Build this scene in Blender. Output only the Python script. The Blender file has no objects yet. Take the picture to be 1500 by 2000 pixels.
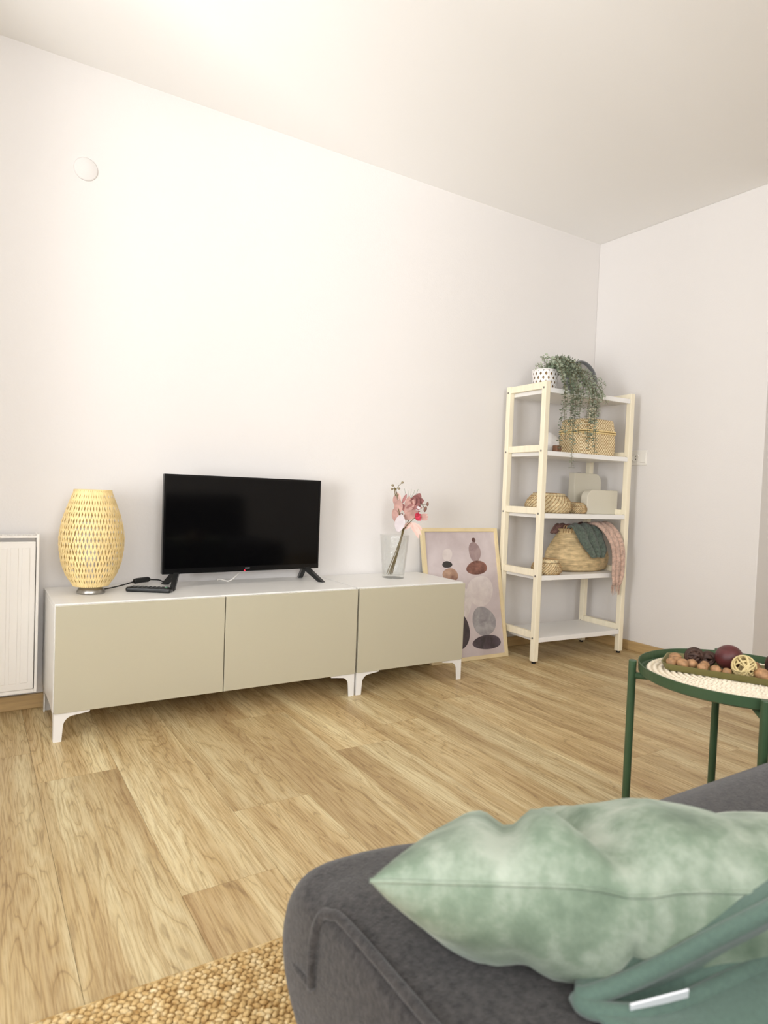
import bpy, bmesh, math, random
from math import sin, cos, pi, radians, sqrt
from mathutils import Vector, Matrix, noise
random.seed(7)
S = bpy.context.scene
COL = S.collection

# ------------------------------------------------------------------ camera
CAM = (-0.2514, -2.8915, 0.9186); YAW, PITCH, ROLL, FPX = 0.5655, -0.0341, 0.0383, 1275.2
fw = Vector((sin(YAW)*cos(PITCH), cos(YAW)*cos(PITCH), sin(PITCH)))
rt0 = Vector((cos(YAW), -sin(YAW), 0)); up0 = rt0.cross(fw)
rt = cos(ROLL)*rt0 + sin(ROLL)*up0; up = -sin(ROLL)*rt0 + cos(ROLL)*up0
cd = bpy.data.cameras.new('camera'); cam = bpy.data.objects.new('camera', cd); COL.objects.link(cam)
cam.matrix_world = Matrix(((rt.x, up.x, -fw.x, CAM[0]), (rt.y, up.y, -fw.y, CAM[1]), (rt.z, up.z, -fw.z, CAM[2]), (0, 0, 0, 1)))
cd.sensor_fit = 'HORIZONTAL'; cd.sensor_width = 36.0; cd.lens = 36.0*FPX/1500.0
cd.clip_start = 0.02
cd.dof.use_dof = True; cd.dof.focus_distance = 2.9; cd.dof.aperture_fstop = 8.0
S.camera = cam

# ------------------------------------------------------------------ room numbers
YW = 0.01; XR = 3.165; XL = -1.0; YF = -4.7; ZC = 2.555; XFAR = 4.3; YEND = -1.10

# ------------------------------------------------------------------ world, daylight and fill at the windows, exposure
w = bpy.data.worlds.new('world'); S.world = w; w.use_nodes = True
w.node_tree.nodes['Background'].inputs[0].default_value = (0.80, 0.88, 1.0, 1)
w.node_tree.nodes['Background'].inputs[1].default_value = 1.0
WINDOWS = [(-2.35, -1.15, 0.45, 2.25), (-4.35, -3.05, 0.50, 2.25)]     # openings in the left wall: y0, y1, z0, z1
def area(name, loc, target, sx, sy, watts, col):
    ld = bpy.data.lights.new(name, 'AREA'); lo = bpy.data.objects.new(name, ld); COL.objects.link(lo)
    ld.shape = 'RECTANGLE'; ld.size = sx; ld.size_y = sy; ld.energy = watts; ld.color = col
    lo.location = loc; lo.rotation_euler = (Vector(target)-Vector(loc)).to_track_quat('-Z', 'Y').to_euler(); return lo
area('street_daylight', (-3.1, -2.85, 0.50), (-1.0, -1.75, 1.30), 1.4, 3.0, 330, (0.985, 0.985, 1.0))
for (y0, y1, z0, z1), watts in zip(WINDOWS, (10, 24)):
    area('window_fill', (XL-0.10, (y0+y1)/2, (z0+z1)/2), (XL+1, (y0+y1)/2, (z0+z1)/2), (y1-y0)-0.16, (z1-z0)-0.16, watts, (0.985, 0.985, 1.0))
area('window_fill', (-0.05, YF-0.10, 1.55), (-0.05, YF+1, 1.55), 1.15, 1.15, 46, (0.985, 0.985, 1.0))  # front window lamp: unseen, added as fill for back and right walls
S.view_settings.view_transform = 'Standard'; S.view_settings.look = 'None'
S.view_settings.exposure = 0.12; S.view_settings.gamma = 1.0; S.view_settings.use_curve_mapping = False

# ------------------------------------------------------------------ materials
def srgb(r, g, b):
    f = lambda c: (c/255/12.92) if c/255 <= 0.04045 else ((c/255+0.055)/1.055)**2.4
    return (f(r), f(g), f(b), 1)
class NT:
    def __init__(s, name):
        s.m = bpy.data.materials.new(name); s.m.use_nodes = True; s.t = s.m.node_tree
        s.b = s.t.nodes['Principled BSDF']
    def n(s, kind, **kw):
        nd = s.t.nodes.new(kind)
        for k, v in kw.items():
            if hasattr(nd, k): setattr(nd, k, v)
            else: nd.inputs[k.replace('_', ' ')].default_value = v
        return nd
    def l(s, a, b): s.t.links.new(a, b)
    def ramp(s, fac, stops):
        r = s.n('ShaderNodeValToRGB'); e = r.color_ramp.elements
        while len(e) < len(stops): e.new(0.5)
        for k, (p, c) in zip(e, stops): k.position = p; k.color = c
        s.l(fac, r.inputs[0]); return r.outputs[0]
    def coord(s, scale=(1, 1, 1), kind='Object'):
        tc = s.n('ShaderNodeTexCoord'); mp = s.n('ShaderNodeMapping'); mp.inputs['Scale'].default_value = scale
        s.l(tc.outputs[kind], mp.inputs[0]); return mp.outputs[0]
    def bump(s, h, strength=0.3, dist=0.01):
        b = s.n('ShaderNodeBump'); b.inputs['Strength'].default_value = strength; b.inputs['Distance'].default_value = dist
        s.l(h, b.inputs['Height']); s.l(b.outputs[0], s.b.inputs['Normal'])
def mat(name, col, rough=0.5, metal=0.0, spec=0.5, coat=0.0, sheen=0.0, var=0.0, vscale=8.0, bump=0.0, bscale=60.0, bdist=0.002, stretch=(1, 1, 1), trans=0.0, ior=1.45, emit=None):
    k = NT(name); b = k.b
    b.inputs['Base Color'].default_value = col; b.inputs['Roughness'].default_value = rough; b.inputs['Metallic'].default_value = metal
    b.inputs['Specular IOR Level'].default_value = spec; b.inputs['Coat Weight'].default_value = coat; b.inputs['Coat Roughness'].default_value = 0.04
    b.inputs['Sheen Weight'].default_value = sheen; b.inputs['IOR'].default_value = ior; b.inputs['Transmission Weight'].default_value = trans
    if emit: b.inputs['Emission Color'].default_value = emit[0]; b.inputs['Emission Strength'].default_value = emit[1]
    if var:
        nz = k.n('ShaderNodeTexNoise', Scale=vscale, Detail=4.0); k.l(k.coord(stretch), nz.inputs['Vector'])
        lo = tuple(c*(1-var) for c in col[:3])+(1,); hi = tuple(min(1, c*(1+var)) for c in col[:3])+(1,)
        k.l(k.ramp(nz.outputs[0], [(0.3, lo), (0.7, hi)]), b.inputs['Base Color'])
    if bump:
        nz = k.n('ShaderNodeTexNoise', Scale=bscale, Detail=3.0); k.l(k.coord(stretch), nz.inputs['Vector'])
        k.bump(nz.outputs[0], bump, bdist)
    return k.m
M = {}
M['wall'] = mat('wall_paint', srgb(232, 228, 224), 0.85, spec=0.2, bump=0.25, bscale=140, bdist=0.002)
M['ceil'] = mat('ceiling_paint', srgb(248, 246, 242), 0.9, spec=0.1, bump=0.1, bscale=60, bdist=0.002)
M['white'] = mat('white_lacquer', srgb(240, 238, 233), 0.35)
M['whitemetal'] = mat('white_metal', srgb(238, 236, 232), 0.4)
M['gloss'] = mat('gloss_beige_front', srgb(190, 184, 162), 0.16, coat=0.6)
M['radiator'] = mat('radiator_enamel', srgb(236, 232, 225), 0.35)
M['dark'] = mat('dark_recess', srgb(60, 54, 48), 0.8)
M['silver'] = mat('brushed_silver', srgb(170, 166, 158), 0.32, metal=0.9)
M['bamboo'] = mat('bamboo_strip', srgb(240, 214, 154), 0.5, var=0.14, vscale=25)
M['black'] = mat('black_plastic', srgb(22, 23, 22), 0.35)
M['screen'] = mat('screen_glass', srgb(7, 7, 8), 0.09, spec=0.35)
M['bezel'] = mat('black_bezel', srgb(12, 12, 13), 0.22)
M['led'] = mat('red_led', srgb(200, 20, 30), 0.4, emit=(srgb(255, 40, 60), 2.0))
M['logo'] = mat('grey_print', srgb(140, 140, 142), 0.5)
M['button'] = mat('rubber_button', srgb(52, 54, 52), 0.7)
M['green_btn'] = mat('green_button', srgb(80, 150, 100), 0.6)
M['aspen'] = mat('pale_aspen_wood', srgb(246, 236, 210), 0.55, var=0.05, vscale=6, stretch=(8, 8, 0.6), bump=0.05, bscale=30)
M['frame'] = mat('pale_frame_wood', srgb(232, 213, 170), 0.5, var=0.06, vscale=10)
M['board'] = mat('white_board', srgb(242, 240, 236), 0.45)
M['rubber'] = mat('black_rubber', srgb(25, 24, 23), 0.7)
M['screw'] = mat('zinc_screw', srgb(150, 146, 138), 0.35, metal=0.8)
M['baseboard'] = mat('oak_baseboard', srgb(190, 160, 112), 0.5, var=0.12, vscale=6, stretch=(1, 1, 12))
def m_glass():
    k = NT('clear_glass'); t = k.n('ShaderNodeBsdfTransparent'); t.inputs[0].default_value = (0.985, 0.992, 0.988, 1); g = k.n('ShaderNodeBsdfGlossy', Roughness=0.06); r = k.n('ShaderNodeBsdfGlass', IOR=1.4, Roughness=0.02)
    lw = k.n('ShaderNodeLayerWeight', Blend=0.5); mx = k.n('ShaderNodeMixShader'); m2 = k.n('ShaderNodeMixShader'); m2.inputs[0].default_value = 0.06
    vo = k.n('ShaderNodeTexVoronoi', Scale=70.0); k.l(k.coord(), vo.inputs['Vector']); bp = k.n('ShaderNodeBump', Strength=0.5, Distance=0.004); k.l(vo.outputs['Distance'], bp.inputs['Height'])
    for q in (g, r): k.l(bp.outputs[0], q.inputs['Normal'])
    pw = k.n('ShaderNodeMath', operation='POWER'); pw.inputs[1].default_value = 2.5; k.l(lw.outputs['Facing'], pw.inputs[0]); ml = k.n('ShaderNodeMath', operation='MULTIPLY_ADD'); ml.inputs[1].default_value = 0.45; ml.inputs[2].default_value = 0.03; k.l(pw.outputs[0], ml.inputs[0]); k.l(ml.outputs[0], mx.inputs[0]); k.l(t.outputs[0], mx.inputs[1]); k.l(g.outputs[0], mx.inputs[2]); k.l(mx.outputs[0], m2.inputs[1]); k.l(r.outputs[0], m2.inputs[2])
    k.l(m2.outputs[0], k.t.nodes['Material Output'].inputs[0]); return k.m
M['glass'] = m_glass()
def m_pane():
    k = NT('window_pane'); t = k.n('ShaderNodeBsdfTransparent'); g = k.n('ShaderNodeBsdfGlossy', Roughness=0.0); mx = k.n('ShaderNodeMixShader'); mx.inputs[0].default_value = 0.05
    k.l(t.outputs[0], mx.inputs[1]); k.l(g.outputs[0], mx.inputs[2]); k.l(mx.outputs[0], k.t.nodes['Material Output'].inputs[0]); return k.m
M['pane'] = m_pane()
M['green'] = mat('green_steel', srgb(64, 87, 60), 0.34)
M['oliv'] = mat('olive_tray', srgb(118, 112, 66), 0.45)
M['seagrass'] = mat('seagrass', srgb(214, 196, 156), 0.75, var=0.3, vscale=60)
M['seagrass_dark'] = mat('seagrass_dark', srgb(172, 142, 100), 0.75, var=0.35, vscale=60)
M['belly'] = mat('belly_seagrass', srgb(206, 182, 138), 0.7, var=0.3, vscale=22, stretch=(1, 1, 3))
M['ceram'] = mat('beige_ceramic', srgb(214, 208, 190), 0.6)
M['ceramwhite'] = mat('white_ceramic', srgb(240, 236, 232), 0.3)
M['brown'] = mat('brown_wood', srgb(120, 84, 60), 0.6, var=0.2)
M['grey'] = mat('grey_enamel', srgb(128, 130, 132), 0.45)
M['greyface'] = mat('grey_face', srgb(164, 160, 156), 0.5, var=0.05)
M['leafA'] = mat('eucalyptus_leaf', srgb(170, 178, 156), 0.65, var=0.2, vscale=14)
M['leafB'] = mat('eucalyptus_dark_leaf', srgb(124, 136, 114), 0.65, var=0.2, vscale=14)
M['twig'] = mat('green_twig', srgb(112, 104, 74), 0.7)
M['pinkleaf'] = mat('dusty_pink_leaf', srgb(192, 152, 142), 0.65, var=0.22, vscale=30)
M['rose'] = mat('dusty_rose_petal', srgb(168, 116, 112), 0.65, var=0.2, vscale=30)
M['paleleaf'] = mat('pale_lilac_leaf', srgb(214, 204, 206), 0.65, var=0.08, vscale=30)
M['lily'] = mat('pale_pink_petal', srgb(236, 200, 188), 0.6, var=0.1, vscale=30)
M['hotpink'] = mat('hot_pink_petal', srgb(214, 70, 92), 0.55, var=0.2, vscale=60)
M['stem'] = mat('brown_green_stem', srgb(112, 96, 58), 0.7, var=0.25, vscale=60)
M['berry'] = mat('olive_berry', srgb(150, 136, 108), 0.6)
M['berryb'] = mat('brown_pod', srgb(132, 96, 82), 0.6)
M['tag'] = mat('white_tag', srgb(240, 242, 246), 0.7)
M['nut'] = mat('brown_nut', srgb(166, 126, 88), 0.55, var=0.4, vscale=70)
M['redball'] = mat('dark_red_wood', srgb(86, 40, 40), 0.4, var=0.25, vscale=20, stretch=(1, 1, 6))
M['pod'] = mat('dark_pod', srgb(72, 50, 40), 0.6, var=0.4, vscale=60)
M['wicker'] = mat('pale_wicker', srgb(220, 200, 146), 0.6)
M['mat'] = mat('cream_rope', srgb(238, 226, 204), 0.85, var=0.1, vscale=120)
M['plate'] = mat('plastic_plate', srgb(238, 234, 226), 0.5)
M['darkgrey_knit'] = mat('green_knit', srgb(92, 104, 92), 0.95, sheen=0.3, var=0.4, vscale=80, bump=0.9, bscale=160, bdist=0.01)
M['pink_knit'] = mat('pink_knit', srgb(206, 174, 156), 0.95, sheen=0.3, var=0.25, vscale=60, bump=0.9, bscale=140, bdist=0.01)
M['plum_knit'] = mat('plum_knit', srgb(128, 96, 88), 0.95, var=0.3, vscale=60, bump=0.9, bscale=140, bdist=0.01)
M['throw'] = mat('teal_cotton', srgb(84, 106, 95), 0.9, sheen=0.3, var=0.1, vscale=200, bump=0.3, bscale=500, bdist=0.002)
def m_sofa():
    k = NT('charcoal_felt'); b = k.b; b.inputs['Roughness'].default_value = 0.95; b.inputs['Specular IOR Level'].default_value = 0.15; b.inputs['Sheen Weight'].default_value = 0.25
    c = k.coord(); n1 = k.n('ShaderNodeTexNoise', Scale=130.0, Detail=5.0); k.l(c, n1.inputs['Vector'])
    k.l(k.ramp(n1.outputs[0], [(0.3, srgb(42, 40, 39)), (0.7, srgb(74, 70, 68))]), b.inputs['Base Color'])
    n2 = k.n('ShaderNodeTexNoise', Scale=420.0, Detail=2.0); k.l(c, n2.inputs['Vector']); k.bump(n2.outputs[0], 0.5, 0.003); return k.m
M['sofa'] = m_sofa()
def m_velvet():
    k = NT('sage_velvet'); b = k.b; b.inputs['Roughness'].default_value = 0.8; b.inputs['Specular IOR Level'].default_value = 0.2
    b.inputs['Sheen Weight'].default_value = 0.35; b.inputs['Sheen Roughness'].default_value = 0.4; b.inputs['Sheen Tint'].default_value = srgb(220, 226, 216)
    c = k.coord(); n1 = k.n('ShaderNodeTexNoise', Scale=11.0, Detail=5.0, Roughness=0.6); k.l(c, n1.inputs['Vector'])
    k.l(k.ramp(n1.outputs[0], [(0.34, srgb(88, 106, 88)), (0.5, srgb(124, 140, 121)), (0.66, srgb(168, 177, 162))]), b.inputs['Base Color'])
    n2 = k.n('ShaderNodeTexNoise', Scale=300.0, Detail=2.0); k.l(c, n2.inputs['Vector']); k.bump(n2.outputs[0], 0.25, 0.002); return k.m
M['velvet'] = m_velvet()
def m_floor():
    k = NT('oak_laminate'); b = k.b; b.inputs['Roughness'].default_value = 0.42; b.inputs['Specular IOR Level'].default_value = 0.35
    tc = k.n('ShaderNodeTexCoord'); oi = k.n('ShaderNodeObjectInfo')
    mul = k.n('ShaderNodeVectorMath', operation='SCALE'); mul.inputs[0].default_value = (37.0, 61.0, 11.0); k.l(oi.outputs['Random'], mul.inputs['Scale'])
    add = k.n('ShaderNodeVectorMath', operation='ADD'); k.l(tc.outputs['Object'], add.inputs[0]); k.l(mul.outputs[0], add.inputs[1])
    def mp(sc):
        m_ = k.n('ShaderNodeMapping'); m_.inputs['Scale'].default_value = sc; k.l(add.outputs[0], m_.inputs[0]); return m_.outputs[0]
    big = k.n('ShaderNodeTexNoise', Scale=1.0, Detail=3.0, Roughness=0.5, Distortion=0.4); k.l(mp((8, 0.9, 1)), big.inputs['Vector'])
    rings = k.n('ShaderNodeMath', operation='MULTIPLY'); rings.inputs[1].default_value = 34.0; k.l(big.outputs[0], rings.inputs[0])
    fr = k.n('ShaderNodeMath', operation='PINGPONG'); fr.inputs[1].default_value = 1.0; k.l(rings.outputs[0], fr.inputs[0])
    fine = k.n('ShaderNodeTexNoise', Scale=1.0, Detail=6.0, Roughness=0.65); k.l(mp((240, 9, 1)), fine.inputs['Vector'])
    band = k.n('ShaderNodeTexNoise', Scale=1.0, Detail=2.0); k.l(mp((13, 0.8, 1)), band.inputs['Vector'])
    c1 = k.ramp(band.outputs[0], [(0.30, srgb(180, 154, 112)), (0.5, srgb(202, 180, 136)), (0.68, srgb(221, 206, 165))])
    c2 = k.ramp(fr.outputs[0], [(0.0, srgb(160, 134, 100)), (0.16, srgb(236, 224, 202)), (1.0, srgb(255, 255, 255))])
    c3 = k.ramp(fine.outputs[0], [(0.36, srgb(180, 160, 130)), (0.55, srgb(255, 255, 255))])
    def mix(a, c, f):
        x = k.n('ShaderNodeMix', data_type='RGBA', blend_type='MULTIPLY'); x.inputs[0].default_value = f
        k.l(a, x.inputs[6]); k.l(c, x.inputs[7]); return x.outputs[2]
    col = mix(mix(c1, c2, 0.5), c3, 0.55)
    hsv = k.n('ShaderNodeHueSaturation'); k.l(col, hsv.inputs['Color'])
    vr = k.n('ShaderNodeMapRange'); vr.inputs['To Min'].default_value = 1.0; vr.inputs['To Max'].default_value = 1.2; k.l(oi.outputs['Random'], vr.inputs['Value'])
    k.l(vr.outputs[0], hsv.inputs['Value']); k.l(hsv.outputs[0], b.inputs['Base Color'])
    k.bump(fine.outputs[0], 0.12, 0.001); return k.m
M['floor'] = m_floor()
def m_rug():
    k = NT('jute'); b = k.b; b.inputs['Roughness'].default_value = 0.9; b.inputs['Specular IOR Level'].default_value = 0.15
    c = k.coord(); n1 = k.n('ShaderNodeTexNoise', Scale=55.0, Detail=4.0); k.l(c, n1.inputs['Vector'])
    k.l(k.ramp(n1.outputs[0], [(0.3, srgb(172, 134, 80)), (0.5, srgb(208, 178, 124)), (0.7, srgb(236, 216, 172))]), b.inputs['Base Color'])
    n2 = k.n('ShaderNodeTexNoise', Scale=500.0, Detail=2.0); k.l(c, n2.inputs['Vector']); k.bump(n2.outputs[0], 0.5, 0.002); return k.m
M['rug'] = m_rug()
def m_weave(name, light, dark, scale, ratio=1.0):
    k = NT(name); b = k.b; b.inputs['Roughness'].default_value = 0.6
    c = k.coord((scale, scale, scale*ratio))
    ck = k.n('ShaderNodeTexChecker', Scale=1.0); ck.inputs['Color1'].default_value = light; ck.inputs['Color2'].default_value = dark; k.l(c, ck.inputs['Vector'])
    nz = k.n('ShaderNodeTexNoise', Scale=30.0, Detail=3.0); k.l(k.coord(), nz.inputs['Vector'])
    mx = k.n('ShaderNodeMix', data_type='RGBA', blend_type='MULTIPLY'); mx.inputs[0].default_value = 0.4
    k.l(ck.outputs[0], mx.inputs[6]); k.l(k.ramp(nz.outputs[0], [(0.3, srgb(200, 180, 150)), (0.7, srgb(255, 255, 255))]), mx.inputs[7])
    k.l(mx.outputs[2], b.inputs['Base Color']); k.bump(ck.outputs['Fac'], 0.4, 0.002); return k.m
M['bamboobox'] = m_weave('fine_bamboo_weave', srgb(252, 238, 202), srgb(190, 160, 108), 105.0)
def m_water(name, a, bcol, scale=9.0):
    k = NT(name); b = k.b; b.inputs['Roughness'].default_value = 0.35; b.inputs['Coat Weight'].default_value = 0.35; b.inputs['Coat Roughness'].default_value = 0.05
    n1 = k.n('ShaderNodeTexNoise', Scale=scale, Detail=6.0, Roughness=0.6, Distortion=0.5); k.l(k.coord(), n1.inputs['Vector'])
    k.l(k.ramp(n1.outputs[0], [(0.35, a), (0.65, bcol)]), b.inputs['Base Color']); return k.m

# ------------------------------------------------------------------ mesh helpers
class MB:
    def __init__(s): s.v = []; s.f = []
    def add(s, vs, fs):
        o = len(s.v); s.v.extend([tuple(v) for v in vs]); s.f.extend([tuple(i+o for i in f) for f in fs]); return s
    def box(s, x0, x1, y0, y1, z0, z1, mtx=None):
        vs = [Vector((x, y, z)) for z in (z0, z1) for y in (y0, y1) for x in (x0, x1)]
        if mtx: vs = [mtx @ v for v in vs]
        return s.add(vs, [(0, 2, 3, 1), (4, 5, 7, 6), (0, 1, 5, 4), (2, 6, 7, 3), (0, 4, 6, 2), (1, 3, 7, 5)])
    def lathe(s, prof, n=32, c=(0, 0, 0), sx=1.0, sy=1.0, wob=None):
        vs = []; fs = []
        for i, (r, z) in enumerate(prof):
            for k in range(n):
                a = 2*pi*k/n; rr = r + (wob(a, z) if wob else 0)
                vs.append((c[0]+rr*cos(a)*sx, c[1]+rr*sin(a)*sy, c[2]+z))
        for i in range(len(prof)-1):
            for k in range(n):
                k2 = (k+1) % n; fs.append((i*n+k, i*n+k2, (i+1)*n+k2, (i+1)*n+k))
        if prof[0][0] > 1e-5: fs.append(tuple(reversed(range(n))))
        if prof[-1][0] > 1e-5: fs.append(tuple((len(prof)-1)*n+k for k in range(n)))
        return s.add(vs, fs)
    def tube(s, path, r, n=8, caps=True):
        P = [Vector(p) for p in path]; N = len(P); R = r if isinstance(r, (list, tuple)) else [r]*N
        t = (P[1]-P[0]).normalized(); ref = Vector((0, 0, 1)) if abs(t.z) < 0.9 else Vector((1, 0, 0))
        u = t.cross(ref).normalized(); vs = []; fs = []
        for i in range(N):
            t = (P[min(i+1, N-1)]-P[max(i-1, 0)]).normalized()
            u = (u - t*u.dot(t)).normalized(); w_ = t.cross(u)
            for k in range(n): a = 2*pi*k/n; vs.append(P[i]+R[i]*(cos(a)*u+sin(a)*w_))
        for i in range(N-1):
            for k in range(n): k2 = (k+1) % n; fs.append((i*n+k, i*n+k2, (i+1)*n+k2, (i+1)*n+k))
        if caps: fs.append(tuple(reversed(range(n)))); fs.append(tuple((N-1)*n+k for k in range(n)))
        return s.add(vs, fs)
    def prism(s, poly, h0, h1, fn):
        n = len(poly); vs = [fn(a, b, h0) for a, b in poly]+[fn(a, b, h1) for a, b in poly]
        fs = [tuple(reversed(range(n))), tuple(range(n, 2*n))]+[(i, (i+1) % n, n+(i+1) % n, n+i) for i in range(n)]
        return s.add(vs, fs)
    def grid(s, rows):
        n = len(rows[0]); vs = [p for r in rows for p in r]
        return s.add(vs, [(i*n+j, i*n+j+1, (i+1)*n+j+1, (i+1)*n+j) for i in range(len(rows)-1) for j in range(n-1)])
    def ball(s, c, r, nu=14, nv=9, sc=(1, 1, 1), mtx=None, wob=0.0, seed=0):
        vs = []; fs = []
        for i in range(nv+1):
            th = pi*i/nv
            for k in range(nu):
                a = 2*pi*k/nu; d = Vector((sin(th)*cos(a), sin(th)*sin(a), -cos(th)))
                q = 1+(wob*noise.noise(d*1.7+Vector((seed*3.1, 0, 0))) if wob else 0)
                p = Vector((d.x*sc[0], d.y*sc[1], d.z*sc[2]))*r*q
                if mtx: p = mtx @ p
                vs.append(p+Vector(c))
        for i in range(nv):
            for k in range(nu): k2 = (k+1) % nu; fs.append((i*nu+k, i*nu+k2, (i+1)*nu+k2, (i+1)*nu+k))
        return s.add(vs, fs)
    def build(s, name, m, parent=None, smooth=False, bevel=0.0, seg=2, loc=None, solid=0.0, sub=0, fix=False):
        me = bpy.data.meshes.new(name); me.from_pydata(s.v, [], s.f); me.update()
        if fix:
            bm = bmesh.new(); bm.from_mesh(me); bmesh.ops.remove_doubles(bm, verts=bm.verts, dist=1e-6); bmesh.ops.recalc_face_normals(bm, faces=bm.faces); bm.to_mesh(me); bm.free()
        o = bpy.data.objects.new(name, me); COL.objects.link(o); me.materials.append(M[m] if isinstance(m, str) else m)
        if parent: o.parent = parent
        if loc: o.location = loc
        if smooth: me.polygons.foreach_set('use_smooth', [True]*len(me.polygons))
        if solid: md = o.modifiers.new('thick', 'SOLIDIFY'); md.thickness = solid; md.offset = 0
        if bevel: md = o.modifiers.new('bevel', 'BEVEL'); md.width = bevel; md.segments = seg; md.limit_method = 'ANGLE'; md.angle_limit = radians(40)
        if sub: md = o.modifiers.new('sub', 'SUBSURF'); md.levels = sub; md.render_levels = sub
        return o
def thing(name, label, cat, loc=(0, 0, 0), rz=0.0, group=None):
    o = bpy.data.objects.new(name, None); COL.objects.link(o); o.location = loc; o.rotation_euler = (0, 0, rz); o.empty_display_size = 0.05
    return tag(o, label, cat, group)
def tag(o, label, cat, group=None):
    o['label'] = label; o['category'] = cat
    if group: o['group'] = group
    return o
def struct(o, label=None):
    o['kind'] = 'structure'
    if label: o['label'] = label
    return o
def smooth_path(pts, n=8):
    P = [Vector(p) for p in pts]; out = []
    for i in range(len(P)-1):
        p0 = P[max(i-1, 0)]; p1 = P[i]; p2 = P[i+1]; p3 = P[min(i+2, len(P)-1)]
        for k in range(n):
            t = k/n
            out.append(0.5*((2*p1)+(p2-p0)*t+(2*p0-5*p1+4*p2-p3)*t*t+(3*p1-p0-3*p2+p3)*t**3))
    out.append(P[-1]); return out
def sstep(a, b, x): t = max(0, min(1, (x-a)/(b-a))); return t*t*(3-2*t)

# ================================================================== THE ROOM
fl = struct(MB().box(XL-0.3, XFAR+0.1, YF-0.1, YW+0.1, -0.10, -0.012).build('floor', 'dark'), 'pale oak plank floor')
PW = 0.228; X0 = -0.07; PL = 1.29
joint = {0: -0.725, 1: -1.47, 2: -1.162, 3: -0.475, 4: -0.915, 5: -0.775, 7: -0.63}
plank_mesh = {}
row = math.floor((XL-0.3-X0)/PW)
while X0+row*PW < XFAR:
    xa = X0+row*PW; xb = min(xa+PW, XFAR)
    j0 = joint.get(row, -1.3*random.random())
    while j0 < YW: j0 += PL
    ya = min(j0, YW+0.0); yb = j0-PL
    while True:
        lo_ = max(yb, YF)
        L = ya-lo_; key = (round(L, 4), round(xb-xa, 4))
        if key not in plank_mesh:
            g = 0.0004; o = MB().box(-(xb-xa)/2+g, (xb-xa)/2-g, -L/2+g, L/2-g, -0.012, 0.0).build('plank', 'floor', fl); plank_mesh[key] = o.data
        else:
            o = bpy.data.objects.new('plank', plank_mesh[key]); COL.objects.link(o); o.parent = fl
        o.location = ((xa+xb)/2, (ya+lo_)/2, 0)
        if lo_ <= YF: break
        ya = yb; yb = ya-PL
    row += 1
struct(MB().box(XL-0.3, XFAR+0.1, YF-0.1, YW+0.1, ZC, ZC+0.1).build('ceiling', 'ceil'), 'white plastered ceiling')
struct(MB().box(XL-0.3, XFAR+0.1, YW, YW+0.12, -0.05, ZC).build('wall_back', 'wall'), 'off-white plastered wall behind the media cabinets')
struct(MB().box(XR, XFAR+0.1, YEND, YW, -0.05, ZC).build('wall_right', 'wall', bevel=0.004), 'off-white wall beside the shelving unit')
struct(MB().box(XFAR, XFAR+0.1, YF, YEND, -0.05, ZC).build('wall_far_right', 'wall'))
FX0, FX1, FZ0, FZ1 = -0.70, 0.60, 0.90, 2.20  # unseen window opening and frame, added to house the front fill lamp
struct(MB().box(XL-0.3, FX0, YF-0.28, YF, -0.05, ZC).box(FX1, XFAR+0.1, YF-0.28, YF, -0.05, ZC).box(FX0, FX1, YF-0.28, YF, -0.05, FZ0).box(FX0, FX1, YF-0.28, YF, FZ1, ZC).build('wall_front', 'wall'))
f = MB(); ya, yb = YF-0.24, YF-0.18
f.box(FX0, FX0+0.07, ya, yb, FZ0, FZ1).box(FX1-0.07, FX1, ya, yb, FZ0, FZ1).box(FX0+0.07, FX1-0.07, ya, yb, FZ0, FZ0+0.07).box(FX0+0.07, FX1-0.07, ya, yb, FZ1-0.07, FZ1)
wo = struct(f.build('window_3', 'white')); MB().box(FX0+0.07, FX1-0.07, ya+0.025, ya+0.031, FZ0+0.07, FZ1-0.07).build('pane', 'pane', wo)
wl = MB(); T = 0.28
ys = [YF]+[c for wd in reversed(WINDOWS) for c in wd[:2]]+[YW]
for a, b in zip(ys[0::2], ys[1::2]): wl.box(XL-T, XL, a, b, -0.05, ZC)
for (y0, y1, z0, z1) in WINDOWS: wl.box(XL-T, XL, y0, y1, -0.05, z0); wl.box(XL-T, XL, y0, y1, z1, ZC)
struct(wl.build('wall_left', 'wall'))
for i, (y0, y1, z0, z1) in enumerate(WINDOWS):
    f = MB(); xa, xb = XL-0.24, XL-0.18
    f.box(xa, xb, y0, y0+0.07, z0, z1).box(xa, xb, y1-0.07, y1, z0, z1).box(xa, xb, y0+0.07, y1-0.07, z0, z0+0.07).box(xa, xb, y0+0.07, y1-0.07, z1-0.07, z1).box(xa, xb, (y0+y1)/2-0.05, (y0+y1)/2+0.05, z0+0.07, z1-0.07)
    wo = struct(f.build('window_%d' % (i+1), 'white'))
    for ya, yb in ((y0+0.07, (y0+y1)/2-0.05), ((y0+y1)/2+0.05, y1-0.07)): MB().box(xa+0.025, xa+0.031, ya, yb, z0+0.07, z1-0.07).build('pane', 'pane', wo)
    MB().box(XL-0.17, XL+0.03, y0, y1, z0-0.0, z0+0.02).build('sill', 'white', wo, bevel=0.003)
def baseboard(name, x0, x1, y0, y1): return struct(MB().box(x0, x1, y0, y1, 0, 0.058).build(name, 'baseboard', bevel=0.004), 'light oak skirting board')
baseboard('baseboard_back', XL, XR-0.018, YW-0.016, YW); baseboard('baseboard_right', XR-0.018, XR, YEND, YW)
baseboard('baseboard_left', XL, XL+0.016, YF, YW-0.016)
baseboard('baseboard_front', XL+0.016, XFAR, YF, YF+0.016)

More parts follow.
